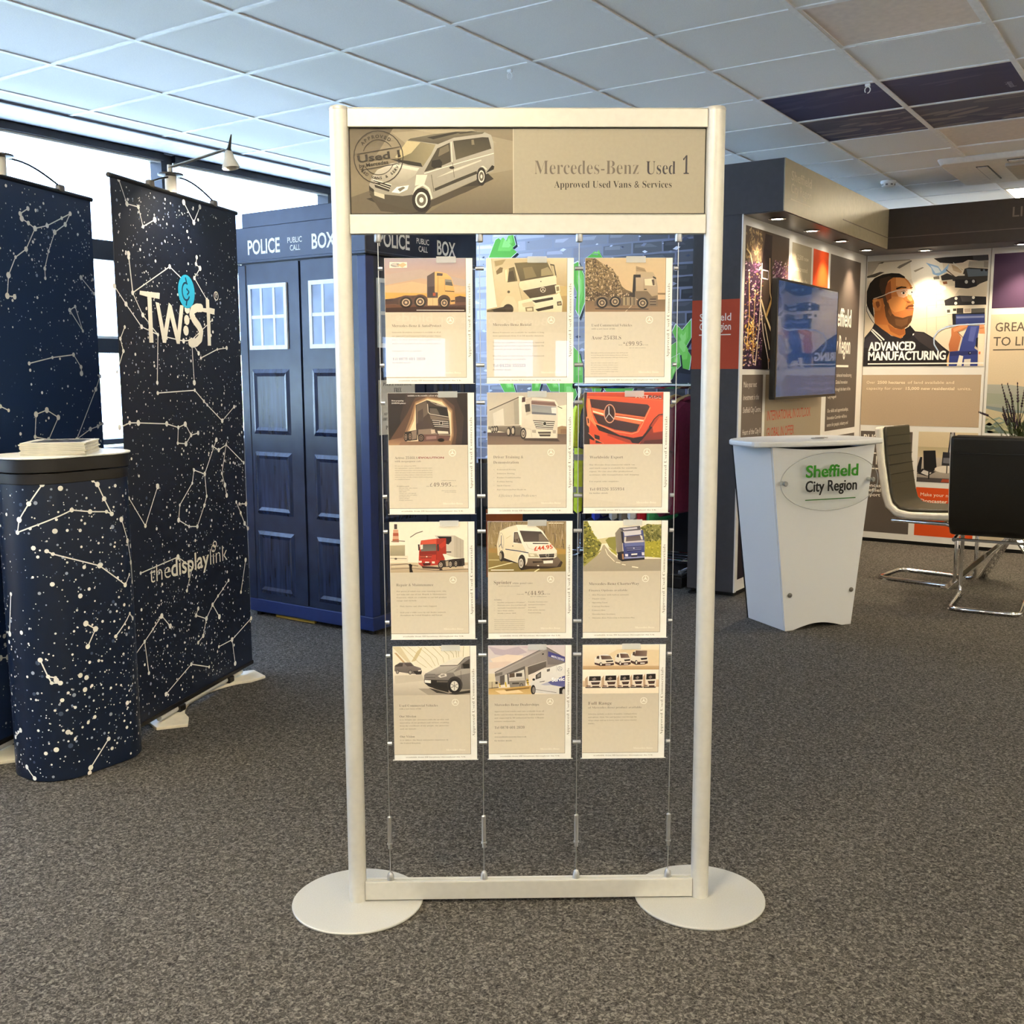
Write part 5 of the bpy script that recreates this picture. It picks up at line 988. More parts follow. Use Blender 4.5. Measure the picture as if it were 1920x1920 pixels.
blob(gq([(850,1000), (900,1060), (930,1180), (930,1300), (850,1300)])); blob(gq([(1660,880), (1690,820), (1740,870), (1815,780), (1815,930), (1770,1010), (1815,1080), (1800,1190), (1740,1200), (1650,1100), (1640,1000), (1700,960)])); blob(gq([(1650,1100), (1720,1060), (1730,1160), (1660,1230), (1640,1200)]))
blob(gb([(305,130), (420,130), (440,205), (345,205)])); blob(gb([(580,125), (660,125), (640,205), (580,205)])); blob(gb([(700,128), (800,128), (830,200), (740,200)])); blob(gb([(845,130), (945,130), (960,280), (900,300), (850,240)])); blob(gp([(60,180), (230,180), (280,330), (200,480), (60,420)])); blob(gp([(460,230), (590,230), (570,290), (470,290)])); blob(gp([(600,230), (1000,225), (960,290), (640,290)])); blob(gp([(1430,0), (1520,0), (1480,120), (1420,160)]))
A.poly(gp([(1500,40), (1580,0), (1690,30), (1690,190), (1440,190)]), '#20222c'); A.poly(gp([(1540,60), (1690,80), (1690,190), (1480,190)]), '#343847')
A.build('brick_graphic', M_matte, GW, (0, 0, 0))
obj('lower_drape', MB().box(-.23, 2.08, -.02, .0, .015, .66), pm('black drape', '#0e0e11', .85, bump=.3, bscale=30), GW)

RL = thing('clothes_rail', 'chrome clothes rail hung with work clothes behind the leaflets', 'clothes rail', (-3.17, 6.2, 0))
obj('hanging_bar', MB().lathe([(.013, -.475), (.016, -.47), (.016, .46), (.013, .465)], 16, Matrix.Translation((0, 0, 1.272)), 'x'), M_chrome, RL, smooth=30)
obj('bar_cap', MB().lathe([(.019, -.482), (.021, -.478), (.019, -.470)], 16, Matrix.Translation((0, 0, 1.272)), 'x'), M_black, RL, smooth=30)
for x in (-.43, .435):
    obj('upright', MB().cyl(x, 0, .10, 1.262, .0125, 14), M_chrome, RL, smooth=30)
    obj('upright_collar', MB().lathe([(.0125, .72), (.018, .722), (.018, .75), (.0125, .752)], 14, Matrix.Translation((x, 0, 0))), M_chrome, RL, smooth=30)
    obj('base_bar', MB().tube([(x, -.22, .10), (x, .22, .10)], .0125, 12), M_chrome, RL, smooth=True)
    for y in (-.2, .2):
        c = obj('caster', MB().lathe([(.030, -.011), (.034, -.008), (.034, .008), (.030, .011)], 18, Matrix.Translation((x, y, .034)), 'x'), M_black, RL, smooth=30)
        obj('caster_fork', MB().box(x-.016, x+.016, y-.012, y+.012, .055, .095), M_steel, c)
obj('base_tie', MB().tube([(-.43, 0, .13), (.435, 0, .13)], .010, 10), M_chrome, RL, smooth=True)
wb_ = MB()
for k in range(7): wb_.tube([(-.40+.8*k/6, -.15, .155), (-.40+.8*k/6, .15, .155)], .003, 5)
for y in (-.15, -.05, .05, .15): wb_.tube([(-.42, y, .158), (.42, y, .158)], .003, 5)
obj('wire_shelf', wb_, M_chrome, RL)
# garments: outline in the plane across the rail, padded, with sleeves
def garment(name, lb, cat, x, col, length, hanger, sleeves=True, stripes=(), twist=0, top=1.205, wide=.21):
    rz = math.radians(90+twist)
    hg = None
    if hanger:
        hg = thing('coat_hanger', 'coat hanger holding %s on the chrome rail' % hanger, 'hanger', (x, 6.2, top), rz, 'hangers on the chrome rail')
        wood = pm('varnished wood', '#a07c46', .4, scale=20, var=.15)
        obj('shoulder_bar', MB().tube([(-wide+.02, 0, -.055), (-.10, 0, -.012), (0, 0, .008), (.10, 0, -.012), (wide-.02, 0, -.055)], .011, 8), wood, hg, smooth=True)
        obj('hook', MB().tube([(0, 0, .012), (0, 0, .048)]+[(.019*math.sin(q)*1.0-.0, 0, .067-.019*math.cos(q)) for q in [PI*.15*k for k in range(8)]], .0022, 6), M_steel, hg, smooth=True)
    t = thing(name, lb, cat, (x, 6.2, top-.03), rz, 'work clothes on the chrome rail')
    half = [(.05, .01), (.085, .012), (wide-.02, -.04), (wide+.012, -.075)]+([(wide+.055, -.30), (wide-.015, -.315), (wide-.05, -.16)] if sleeves else [(wide-.01, -.16)])+[(wide-.05, -.40), (wide-.035, -length)]
    P = half+[(-a, b) for a, b in half[::-1]]
    mb = MB(); n = len(P)
    V = []
    for yy, f in ((-.014, .94), (-.024, .80), (.024, .80), (.014, .94)): pass
    out = [(a, 0, b) for a, b in P]; lay = lambda yy, k: [(a*k, yy, (b+length/2)*(.5+.5*k)*1.0-length/2 if True else b) for a, b in P]
    vs = out+lay(-.030, .90)+lay(.030, .90); fs = [(i, (i+1) % n, n+(i+1) % n, n+i) for i in range(n)]+[((i+1) % n, i, 2*n+i, 2*n+(i+1) % n) for i in range(n)]
    fs += [tuple(range(n, 2*n)), tuple(range(3*n-1, 2*n-1, -1))]
    b_ = obj('body', mb.add(vs, fs), pm('cloth '+col, col, .85, scale=40, var=.12, bump=.3, bscale=60), t)
    obj('collar', MB().tube([(.055*math.cos(q), .028*math.sin(q), .010-.012*math.sin(q)) for q in [2*PI*k/14 for k in range(14)]], .012, 6, True), pm('cloth '+col, col, .85), t, smooth=True)
    for (za, zb, sc_) in stripes:
        obj('reflective_band', MB().box(-wide+.045, wide-.045, -.033, .033, -zb, -za), pm('band '+sc_, sc_, .35, spec=.8), b_)
    return t
garment('safety_jacket', 'yellow high-visibility jacket with grey bands, leftmost on the chrome rail', 'jacket', -3.565, '#d8e82a', .76, 'the yellow jacket', stripes=((.36, .40, '#9a9a8c'), (.58, .62, '#9a9a8c')), twist=14)
garment('jacket', 'black jacket hanging beside the yellow safety jacket', 'jacket', -3.485, '#151517', .80, 'the black jacket', twist=10)
garment('work_shirt', 'blue work shirt whose hem shows below the middle leaflets', 'shirt', -3.40, '#2a3fa0', .80, None, twist=6)
garment('work_shirt', 'charcoal work shirt next to the blue one', 'shirt', -3.33, '#2c2d33', .77, None, twist=4)
garment('work_shirt', 'pale grey work shirt in the middle of the rail', 'shirt', -3.26, '#b8b6b0', .79, None, twist=3)
garment('work_shirt', 'taupe work shirt in the middle of the rail', 'shirt', -3.18, '#7d7264', .80, None, twist=0)
garment('work_shirt', 'white work shirt beside the taupe one', 'shirt', -3.11, '#d8d6d0', .78, None, twist=-2)
garment('work_shirt', 'bright red work shirt on the rail', 'shirt', -3.04, '#b8141c', .79, None, twist=-2)
garment('work_shirt', 'green work shirt left of the maroon polo', 'shirt', -2.965, '#3f9a58', .79, None, twist=-4)
garment('polo_shirt', 'maroon polo shirt on a wooden hanger, second from the right end of the rail', 'shirt', -2.885, '#5a1226', .74, 'the left maroon polo', twist=-6)
garment('polo_shirt', 'maroon polo shirt on a wooden hanger at the right end of the rail', 'shirt', -2.80, '#6a142c', .72, 'the right maroon polo', twist=-8)
t = thing('storage_case', 'black storage case on the carpet under the right end of the clothes rail', 'case', (-2.84, 6.12, 0), math.radians(3))
obj('shell', MB().box(-.14, .13, -.19, .17, 0, .075), M_black, t, bevel=.008)
obj('lid', MB().box(-.143, .133, -.193, .173, .077, .094), pm('grey black lid', '#1c1d20', .4), t, bevel=.006)
obj('latch', MB().box(-.03, .03, -.202, -.192, .05, .09), M_steel, t, bevel=.002)
t = thing('show_card', 'orange show card standing behind the leaflets beside the police box', 'show card', (-3.84, 5.62, 0), math.radians(12))
sc_ = obj('card', MB().box(-.13, .13, -.004, .004, .0, .46), pm('orange card', '#a8551c', .55), t)
A = Art(); A.text('HOW', -.085, .335, .045, '#e8dcc0', wt=.02, w=.11); A.ring(.055, .372, .012, .012, .005, '#e8dcc0'); A.ring(.088, .372, .012, .012, .005, '#e8dcc0'); A.ell(-.045, .448, .035, .01, '#f0e8dc')
A.build('card_lettering', M_matte, sc_, (0, -.0045, 0))
obj('strut', MB().box(-.02, .02, .004, .10, 0, .005).box(-.02, .02, .004, .010, .0, .28), pm('orange card', '#a8551c', .55), t)
# ------------------------------------------------------------------ exhibition booth (right)
M_bw = pm('booth white', (.80, .79, .76), .5, scale=6, var=.02)
M_bgrey = pm('booth slate', '#46464a', .6, spec=.3)
M_bdark = pm('booth dark fascia', '#3c3633', .5)
M_bsoff = pm('booth soffit', '#3b3330', .28, spec=.6)
BT = thing('exhibition_booth', 'corner exhibition booth with slate end, lit dark canopy and printed walls', 'exhibition booth', (0, 0, 0))
XI, YI, ZT = -2.335, 8.5, 2.27
obj('side_wall', MB().box(-2.62, XI, 5.905, YI+.3, .03, ZT), M_bw, BT)
obj('rear_wall', MB().box(XI, 1.2, YI, YI+.3, .03, ZT), M_bw, BT)
obj('skirting', MB().box(-2.60, XI-.012, 5.92, YI+.28, 0, .031).box(XI-.02, 1.19, YI+.014, YI+.28, 0, .031), M_black, BT)
ep = obj('end_panel', MB().box(-2.64, XI-.002, 5.885, 5.905, .028, ZT), M_bgrey, BT)
obj('end_cap_edge', MB().box(XI-.002, XI+.006, 5.884, 5.915, .028, ZT), M_bw, BT)
obj('foot', MB().lathe([(.03, 0), (.03, .012), (.012, .02), (.012, .03)], 16, Matrix.Translation((-2.60, 5.88, 0))), M_black, BT)
A = Art(); A.poly(A.rect(-2.6395, 1.380, XI-.0025, 1.788), '#b2492f')
for i, (s, z) in enumerate((('Sheffield', 1.665), ('City Region', 1.610))): A.text(s, -2.59, z, .042, '#f2e8e0', wt=.012, w=(.20, .20)[i])
A.line([(-2.592, 1.582), (-2.39, 1.582)], .006, '#f2e8e0')
A.build('orange_band', M_matte, ep, (0, 5.8845, 0))
# canopy: side run and rear run
XC, YC, Z1 = -2.092, 8.145, 2.556
cn = obj('canopy', MB().prism([(-2.64, 5.885), (XC, 5.885), (XC, YC), (1.2, YC), (1.2, YI+.3), (-2.64, YI+.3)], ZT, Z1), M_bdark, BT)
obj('soffit', MB().prism([(-2.635, 5.89), (XC-.004, 5.89), (XC-.004, YC+.004), (1.19, YC+.004), (1.19, YI+.29), (-2.635, YI+.29)], ZT-.004, ZT), M_bsoff, BT)
obj('canopy_end', MB().box(-2.64, XC, 5.878, 5.886, ZT, Z1+.002), M_bgrey, BT)
fs_ = obj('canopy_fascia', MB().box(XC, XC+.006, 5.878, YC-.001, ZT-.002, Z1+.002), pm('beige fascia', '#a39b84', .42), BT)
A = Art(); A.text('Sheffield', .10, 2.452, .052, '#cfc8b4', wt=.01, w=.36); A.text('City Region', .10, 2.382, .052, '#cfc8b4', wt=.01, w=.36); A.line([(.10, 2.345), (.45, 2.345)], .007, '#cfc8b4')
A.build('fascia_lettering', M_matte, fs_, (XC+.0065, 5.885, 0), PI/2)
obj('fascia_line', MB().box(XC+.006, XC+.008, 7.0, YC, 2.347, 2.352).box(XC+.008, 1.2, YC-.009, YC-.007, 2.347, 2.352), pm('fascia join', '#6b625b', .5), BT)
fr_ = obj('canopy_fascia', MB().box(XC, 1.2, YC-.007, YC-.001, ZT-.002, Z1+.002), M_bdark, BT)
A = Art(); A.text('LINK', -1.245, 2.432, .066, '#7d756c', wt=.006, w=.22)
A.build('fascia_lettering', M_matte, fr_, (0, YC-.0075, 0))
M_bulb = pm('downlight lamp', (.9, .88, .8), .4, emit=(1, .9, .72), estr=22)
DL = [(-2.215, 6.13), (-2.215, 6.77), (-2.215, 7.41), (-2.215, 8.05), (-1.86, 8.33), (-1.20, 8.33), (-.5, 8.33), (.2, 8.33)]
for k, (x, y) in enumerate(DL):
    d = obj('downlight', MB().lathe([(.050, ZT-.004), (.052, ZT-.010), (.040, ZT-.013), (.038, ZT-.006)], 24, Matrix.Translation((x, y, 0))), M_chrome, BT, smooth=30)
    obj('lamp', MB().lathe([(.037, ZT-.006), (.036, ZT-.009), (.02, ZT-.010)], 20, Matrix.Translation((x, y, 0))), M_bulb, d)
    ld = bpy.data.lights.new('downlight_beam', 'SPOT'); ld.energy = DOWN_E; ld.color = (1.0, .80, .55); ld.spot_size = math.radians(92); ld.spot_blend = .7; ld.shadow_soft_size = .035
    link('downlight_beam', ld, d, (x, y, ZT-.02))
# ---- side wall prints (u = distance along the wall, z up)
def wall_art(name, fn, loc, rz, base=None, lb=None):
    A = Art(dz=2e-5); fn(A); return A.build(name, M_matte, BT, loc, rz, label=lb)
SW = ((XI+.0006, 5.905, 0), PI/2)
WL = homog([(1394,402), (1616,480), (1600,1000), (1380,1100)], [(-.007,2.2696), (2.4586,2.2547), (2.5326,.0635), (.0242,.0589)])
c3 = lambda pts: conv(WL, pts, 320/1920, 1360, 360)
def city(A):
    A.poly(A.rect(.035, 1.378, .79, 2.215), '#5a4c3c>#231826'); A.frame(A.rect(.035, 1.378, .79, 2.215), A.rect(.035, 1.378, .79, 2.215))
    A.poly(A.rect(.035, 2.05, .79, 2.215), '#4a3d33>#5d4c40'); A.poly([(.33, 1.378), (.42, 1.75), (.50, 1.95), (.79, 1.70), (.79, 1.378)], '#140e12'); A.poly([(.30, 2.0), (.36, 2.2), (.48, 2.2), (.47, 1.95)], '#2a1c1e')
    A.poly([(.035, 1.378), (.035, 2.0), (.27, 2.03), (.32, 1.72), (.36, 1.378)], '#3a2438>#2a1a34'); A.poly([(.52, 2.06), (.79, 2.0), (.79, 1.80), (.56, 1.93)], '#5a3a52')
    R = random.Random(2)
    A.specks(A.rect(.04, 1.40, .34, 2.02), 520, ['#6d4668', '#8a5a80', '#d8b8c8', '#4a2a44', '#a87a4c', '#e0c498', '#7a4a6c', '#3a2238', '#2c1a2c'], .0015, .0075, 3.2, 4, rot=8)
    A.specks(A.rect(.50, 1.80, .79, 2.06), 260, ['#8a5c80', '#b08a9c', '#e0ccd4', '#5a3654', '#8a6848'], .0015, .007, 3, 5, rot=20)
    A.specks(A.rect(.05, 1.50, .26, 1.66), 120, ['#d8a040', '#f4d070', '#a06a28', '#fff0c0', '#6a3a20'], .002, .010, 2.0, 6); A.specks(A.rect(.04, 2.02, .3, 2.2), 90, ['#8a7254', '#6b5844', '#a08a68'], .004, .012, 2.5, 8)
    for P, w, c in (([(.31, 2.02), (.30, 1.80), (.285, 1.62), (.24, 1.40)], .013, '#e8d6c0'), ([(.31, 1.80), (.40, 1.70), (.52, 1.60)], .02, '#d8c49c'), ([(.44, 2.06), (.45, 1.93), (.46, 1.85), (.55, 1.72)], .012, '#cdb48c'), ([(.40, 1.70), (.55, 1.88), (.60, 1.93)], .026, '#b8975c'), ([(.52, 1.60), (.64, 1.80)], .022, '#c8a868'), ([(.30, 1.78), (.36, 1.60), (.46, 1.44), (.47, 1.38)], .012, '#e8dcd0'),
                    ([(.32, 1.98), (.42, 1.98), (.42, 1.93), (.32, 1.93), (.32, 1.98)], .007, '#d8cfe0'), ([(.10, 1.95), (.12, 1.70), (.09, 1.50)], .010, '#e8b868'), ([(.21, 1.85), (.19, 1.60), (.20, 1.42)], .007, '#f0d090'), ([(.05, 2.08), (.11, 2.06), (.15, 2.0)], .010, '#e6cf9c'), ([(.46, 1.44), (.55, 1.41), (.52, 1.38)], .018, '#a87a50'), ([(.38, 1.66), (.48, 1.50)], .012, '#e0d0b0'), ([(.55, 1.88), (.66, 1.80), (.70, 1.86)], .014, '#d8b878')): A.line(P, w, c)
    for x, z in ((.50, 1.68), (.54, 1.62), (.58, 1.74)): A.poly([(x, z), (x+.04, z+.05), (x+.06, z), (x+.02, z-.05)], '#e8dcb8')
wall_art('city_photograph', city, *SW)
wall_art('statement_panel', lambda A: (A.poly(A.rect(.85, 1.36, 1.245, 2.20), '#a59b86'), [A.text(s, .905, 2.10-.075*i, .030, '#d8d0bc', w=w_) for i, (s, w_) in enumerate((('In 2,500 new', .28), ('jobs created', .26), ('growth in the', .27), ('advanced city', .29)))]), *SW)
wall_art('orange_panel', lambda A: A.poly(A.rect(1.285, 1.36, 1.625, 2.20), '#d84a16'), *SW)
def region(A):
    A.poly(A.rect(1.672, .93, 2.44, 2.20), '#5d544e')
    for s, z in (('Sheffield', 1.700), ('City Region', 1.500)): A.text(s, 1.735, z, .130, '#f4efe4', wt=.012, w=.50 if s[0] == 'S' else .50, dbl=.02)
    A.line([(1.74, 1.405), (2.21, 1.405)], .016, '#f4efe4')
    for i, s in enumerate(('Leading our advanced manufacturing', 'Building a Global Innovation', 'Corridor through the heart of the', 'City Region', '', 'Our skills and apprenticeships,', 'Innovation Corridor will be a', 'centre for people, industry and')): A.text(s, 1.72, 1.325-.052*i, .026, '#e8e2d4', w=len(s)*.0165+.02) if s else 0
wall_art('region_panel', region, *SW)
def lower_l(A):
    A.poly(A.rect(.035, .60, .385, 1.345), '#6f645c')
    for i, s in enumerate(('Make your next', 'investment in the', 'Sheffield City Centre.', '', 'Heart of the City II', 'development,', 'for commercial,', 'retail, personal', 'and leisure space')): A.text(s, .062, 1.27-.077*i+(.02 if i > 3 else 0), .034, '#e8e0d4', w=min(.30, len(s)*.0142+.02)) if s else 0
wall_art('investment_panel', lower_l, *SW)
def lower_m(A):
    A.poly(A.rect(.43, .60, 1.57, 1.345), '#a59884')
    A.text('INTERNATIONAL IN OUTLOOK', .475, 1.055, .062, '#b8442a', wt=.004, w=.86); A.text('GLOBAL IN OFFER', .475, .945, .062, '#b8442a', wt=.004, w=.52); A.line([(.475, .885), (1.51, .885)], .011, '#b8442a')
wall_art('outlook_panel', lower_m, *SW)
wall_art('lower_panel', lambda A: (A.poly(A.rect(.035, .10, 1.30, .555), '#1c1420'), A.poly(A.rect(1.35, .10, 2.44, .555), '#5d544e'), A.poly(A.rect(1.672, .60, 2.44, .885), '#5d544e')), *SW)
# ---- rear wall prints (x, z in room metres)
RW = ((0, YI-.0006, 0), 0)
WBH = homog([(1617,482), (1920,462), (1920,1034), (1616,1010)], [(-2.3686,2.2609), (-1.2116,2.2627), (-1.0864,.0213), (-2.2822,.0158)])
def person(A):
    PX = [(1626.5,491), (1856,478.5), (1845,691.5), (1618,692)]
    dst = [(-2.325,2.222), (-1.445,2.220), (-1.440,1.383), (-2.330,1.383)]
    A.frame([((x-1600)*6, (y-360)*6) for x, y in PX], dst)
    A.ops('''p #ece0cc>#e6d6bc 100,640 1600,640 1600,1960 80,1960 ; p #c4b8a6 120,760 700,720 900,760 500,900 120,960 ; p #f6ecd8 300,800 760,760 960,900 600,1000 160,1000 ; p #fff8ea 640,760 1000,740 1050,1100 760,1200 660,1000 ; p #8f8678 490,855 520,830 655,770 660,785 520,865 ; p #4a443c 150,950 300,902 350,905 240,960 150,970 ; p #6a6256 270,810 320,790 345,788 330,806 ; p #a89c8a 680,890 780,850 800,855 700,905
l #d8c8a8 8 700,1180 1000,1150 ; l #d0c0a0 6 830,1100 830,1640 ; l #d8cab0 6 700,1440 1080,1400 ; l #d8cab0 6 720,1290 1060,1270 ; l #cdbd9c 6 940,1120 940,1560 ; p #f8eed6 700,1200 830,1180 830,1290 710,1300 ; p #f2e4c8 850,1320 1020,1300 1030,1400 860,1410
p #d4c8b4 1200,1100 1520,1000 1540,1180 1100,1230 ; p #2b2a2e 910,752 1340,708 1530,712 1535,790 1300,770 1240,800 1130,812 980,800 ; p #4a4a50 1350,718 1530,715 1535,785 1360,775 ; p #b8b2a6 1310,785 1540,775 1540,865 1300,850 ; p #9a948a 1540,790 1480,784 1478,855 1540,860
p #9fc4e8 820,800 960,840 1000,900 1085,810 1060,900 960,950 900,930 880,860 ; p #e8f2fa 870,830 960,860 990,910 930,920 ; p #c8b090 1110,820 1180,850 1240,880 1220,920 1130,890 ; p #3c3a3a 990,950 1060,920 1160,960 1240,930 1260,870 1310,855 1530,870 1535,1000 1430,1040 1390,1070 1300,1092 1150,1082 1150,1010 1000,1000 ; p #5d6a78 1280,870 1520,880 1520,950 1300,960 ; p #24242a 1150,990 1390,990 1400,1062 1280,1092 1150,1078
e #b8bcc0 1280,1018,18,20 ; e #b8bcc0 1360,1012,16,18 ; e #18181c 1455,885,15,15 ; e #18181c 1505,885,15,15 ; p #e8e0d0 1190,930 1260,930 1262,948 1185,950 ; p #d8ceb8 975,1005 1120,990 1150,1060 1060,1070 980,1050 ; p #8a5a40 1010,1015 1060,1010 1065,1040 1020,1045 ; l #f0ece0 8 1130,800 1240,900 ; l #5a4634 10 1050,880 1150,960 ; p #8a8478 905,960 970,950 975,985 910,990
p #d8ccb8 860,1220 1100,1200 1110,1222 862,1248 ; p #2c2b2f 1030,1225 1110,1190 1200,1172 1505,1185 1505,1275 1040,1290 ; p #4d4a4c 1210,1180 1360,1185 1340,1240 1230,1240 ; e #f2eee4 1163,1203,17,17 ; e #f2eee4 1160,1258,17,17 ; e #f2eee4 1360,1194,17,17 ; e #f2eee4 1355,1250,17,17 ; p #ded4c2 1000,1285 1500,1275 1500,1320 1010,1330
p #ece4d4 1030,1320 1490,1310 1490,1380 1060,1380 ; p #4a4640 1060,1330 1095,1328 1095,1362 1062,1364 ; p #4a4640 1128,1318 1166,1316 1166,1344 1130,1346 ; p #3a3838 1170,1315 1245,1312 1245,1370 1170,1372 ; p #b8a898 1255,1318 1330,1315 1330,1358 1258,1362 ; p #5a5a58 1335,1318 1490,1312 1490,1365 1335,1375 ; p #d8d0c0 1060,1385 1120,1385 1115,1500 1075,1500
p #1e1f26 1120,1375 1490,1362 1490,1500 1125,1500 ; p #3a4a84>#2c3870 1160,1385 1488,1378 1488,1490 1160,1492 ; p #7a84b0 1165,1405 1480,1398 1480,1420 1170,1428''')
    # figure on the print
    A.ops('''p #26242a>#1f1d22 100,1960 125,1640 210,1540 240,1475 330,1540 430,1620 560,1640 640,1500 700,1570 800,1580 900,1640 1010,1740 1090,1800 1080,1960
p #3a3538 640,1570 800,1590 960,1700 1040,1800 900,1790 740,1680 ; p #34313a 130,1660 220,1590 300,1700 200,1760 120,1750 ; p #1a181c 560,1560 640,1510 700,1580 640,1650 560,1680
p #c48348>#b47038 235,1380 370,1330 580,1500 590,1600 540,1650 430,1615 320,1540 240,1475 ; p #9a5a2c 380,1480 480,1545 580,1530 585,1600 520,1620 420,1570
p #b06a34 225,1195 350,1180 420,1500 250,1490
p #c27a3e>#bd7540 330,960 470,925 560,950 620,1000 660,1060 670,1130 655,1170 685,1230 688,1262 660,1282 684,1310 680,1345 672,1400 650,1470 600,1520 540,1550 470,1530 400,1470 360,1400 340,1280 330,1120
p #dc9a5c 480,960 560,960 630,1040 640,1090 560,1080 480,1060 ; p #d08a4c 400,1180 540,1180 600,1250 580,1330 470,1360 400,1300 ; p #e0a468 600,1120 650,1150 670,1225 640,1230 610,1200 ; p #8a4c24 350,1060 420,1000 430,1200 380,1230 350,1200
p #5a3b22 372,1230 400,1260 420,1350 470,1400 560,1420 620,1400 668,1390 660,1450 610,1520 545,1550 470,1532 400,1475 365,1400 350,1300 ; p #6d4a2c 470,1430 560,1440 620,1420 610,1490 545,1520 480,1500 ; p #7a4f2c 410,1290 440,1370 420,1400 390,1350
p #1d1612 148,1250 150,1120 185,1030 240,970 330,930 430,915 520,920 580,955 585,975 520,965 440,965 390,1010 365,1080 355,1160 340,1190 310,1200 230,1210 215,1250 225,1330 235,1420 190,1360 155,1290
p #3a2a1e 300,980 400,950 450,965 390,1005 360,1080 350,1150 320,1150 290,1060 ; p #4d3624 330,1190 360,1160 380,1230 370,1300 345,1260
p #c07a40 215,1215 260,1200 310,1225 320,1280 300,1335 250,1340 220,1290 ; p #7a4422 250,1230 290,1235 300,1280 275,1310 255,1280 ; p #d09050 222,1222 262,1212 270,1230 235,1250
p #24170e 480,1085 540,1065 600,1072 600,1085 545,1082 490,1102 ; l #24170e 8 640,1085 672,1080
l #c9b8a6 9 225,1205 330,1172 400,1140 500,1112 ; l #e4d8cc 7 395,1140 500,1108 600,1098 668,1100 ; p #d8a888 480,1115 600,1102 610,1170 570,1195 510,1180 ; p #e6d8cc 610,1105 675,1098 680,1150 640,1165 615,1150 ; p #e8c8ac 590,1120 612,1110 618,1165 600,1180
p #f0e4d8 540,1132 575,1122 592,1140 575,1155 545,1150 ; e #20140e 568,1140,13,14 ; p #f0e4d8 650,1125 672,1120 672,1142 655,1146 ; e #20140e 662,1132,7,11 ; l #3a2416 5 535,1130 575,1116 595,1134
p #8a4a24 598,1228 640,1238 655,1250 615,1255 ; p #6a3a1e 590,1310 620,1280 665,1268 685,1278 680,1296 630,1300 600,1325 ; p #b06a50 600,1322 650,1312 682,1318 670,1336 620,1338 ; l #5a2e1c 5 600,1318 684,1312
p #f0ece2 155,1285 175,1330 215,1400 240,1465 232,1475 195,1420 150,1340 ; l #1a1614 7 150,1285 150,1340 190,1420 232,1480
l #f2eee8 15 215,1545 300,1620 350,1668 ; l #f2eee8 13 202,1560 280,1640 320,1680 ; p #f4f0ea 672,1600 690,1592 686,1610 672,1618
p #c87f52>#b06a42 1110,1540 1200,1500 1300,1485 1310,1520 1240,1560 1180,1580 1220,1640 1200,1720 1180,1800 1090,1810 1080,1720 1110,1620 ; p #d8966a 1130,1545 1220,1505 1295,1495 1285,1520 1200,1555 1140,1580 ; l #7a4024 6 1180,1580 1240,1640 ; p #d8966a 1425,1500 1480,1490 1490,1600 1430,1610 ; l #7a4024 5 1430,1540 1485,1535
p #3c4a90>#2f3c80 1300,1510 1430,1510 1400,1680 1370,1760 1410,1790 1405,1960 1070,1960 1085,1800 1200,1790 1240,1640 ; p #5460a4 1330,1520 1400,1520 1360,1690 1300,1680 ; p #2a3268 1090,1800 1400,1790 1405,1830 1090,1850 ; e #15182c 1318,1818,18,18 ; e #8890b0 1322,1814,8,8 ; p #e8e2d4 1200,1840 1245,1850 1225,1960 1170,1960 ; p #d8d2c8 1255,1885 1330,1880 1320,1960 1250,1960 ; p #1e2030 1390,1650 1412,1640 1405,1760 1385,1740 ; p #e8dcc4 1412,1600 1480,1600 1475,1960 1412,1960 ; p #d8764a 1420,1800 1440,1800 1438,1830 1418,1830
l #9fb8dc 15 960,1790 915,1720 912,1640 960,1570 1060,1520 1200,1500 1490,1488 ; l #dce8f6 5 955,1780 912,1700 925,1610 1000,1545 1150,1508 1490,1484 ; p #e8c08a 1060,1880 1090,1800 1080,1960 1060,1960''')
    A.frame()
    A.text('ADVANCED', -2.292, 1.528, .065, '#ffffff', wt=.02, w=.355, dbl=.03); A.text('MANUFACTURING', -2.292, 1.453, .065, '#ffffff', wt=.02, w=.580, dbl=.03); A.line([(-2.292, 1.424), (-1.44, 1.424)], .010, '#f8f4ec')
wall_art('portrait_print', person, *RW, lb='print of a man in dark polo shirt and safety glasses beside a machine')
def beige(A):
    A.poly(A.rect(-2.330, .94, -1.450, 1.337), '#b7a38a'); cc = '#f2e4c8'
    for i, row in enumerate(((('Over ', 0), ('2500 hectares', 1), (' of land available and', 0)), (('capacity for over ', 0), ('15,000 new residential', 1), (' units.', 0)))):
        x = -2.295
        for s, b_ in row:
            L_ = len(s)*.0168; A.text(s.strip(), x+(.012 if s[0] == ' ' else 0), 1.268-.047*i, .022, cc, wt=.02 if b_ else 0, w=(len(s.strip())*.0162)); x += L_
wall_art('land_panel', beige, *RW)
def invest(A):
    A.poly(A.rect(-2.325, .08, -1.925, .892), '#5a524c')
    A.text('BUSINESS', -2.30, .800, .064, '#f4eee2', wt=.012, w=.25); A.text('WILLING', -2.30, .712, .066, '#f4eee2', wt=.012, w=.225); A.text('TO INVEST', -2.30, .627, .066, '#f4eee2', wt=.012, w=.285); A.line([(-2.30, .593), (-1.945, .593)], .010, '#f4eee2')
    for i, (s, w_) in enumerate((('Doncaster', .20), ('Sheffield', .17), ('Airport', .14))): A.text(s, -2.293, .445-.038*i, .026, '#f4eee2', wt=.012, w=w_)
    A.poly([(-2.05, .372), (-1.985, .372), (-1.985, .425)], '#f4eee2')
wall_art('airport_panel', invest, *RW)
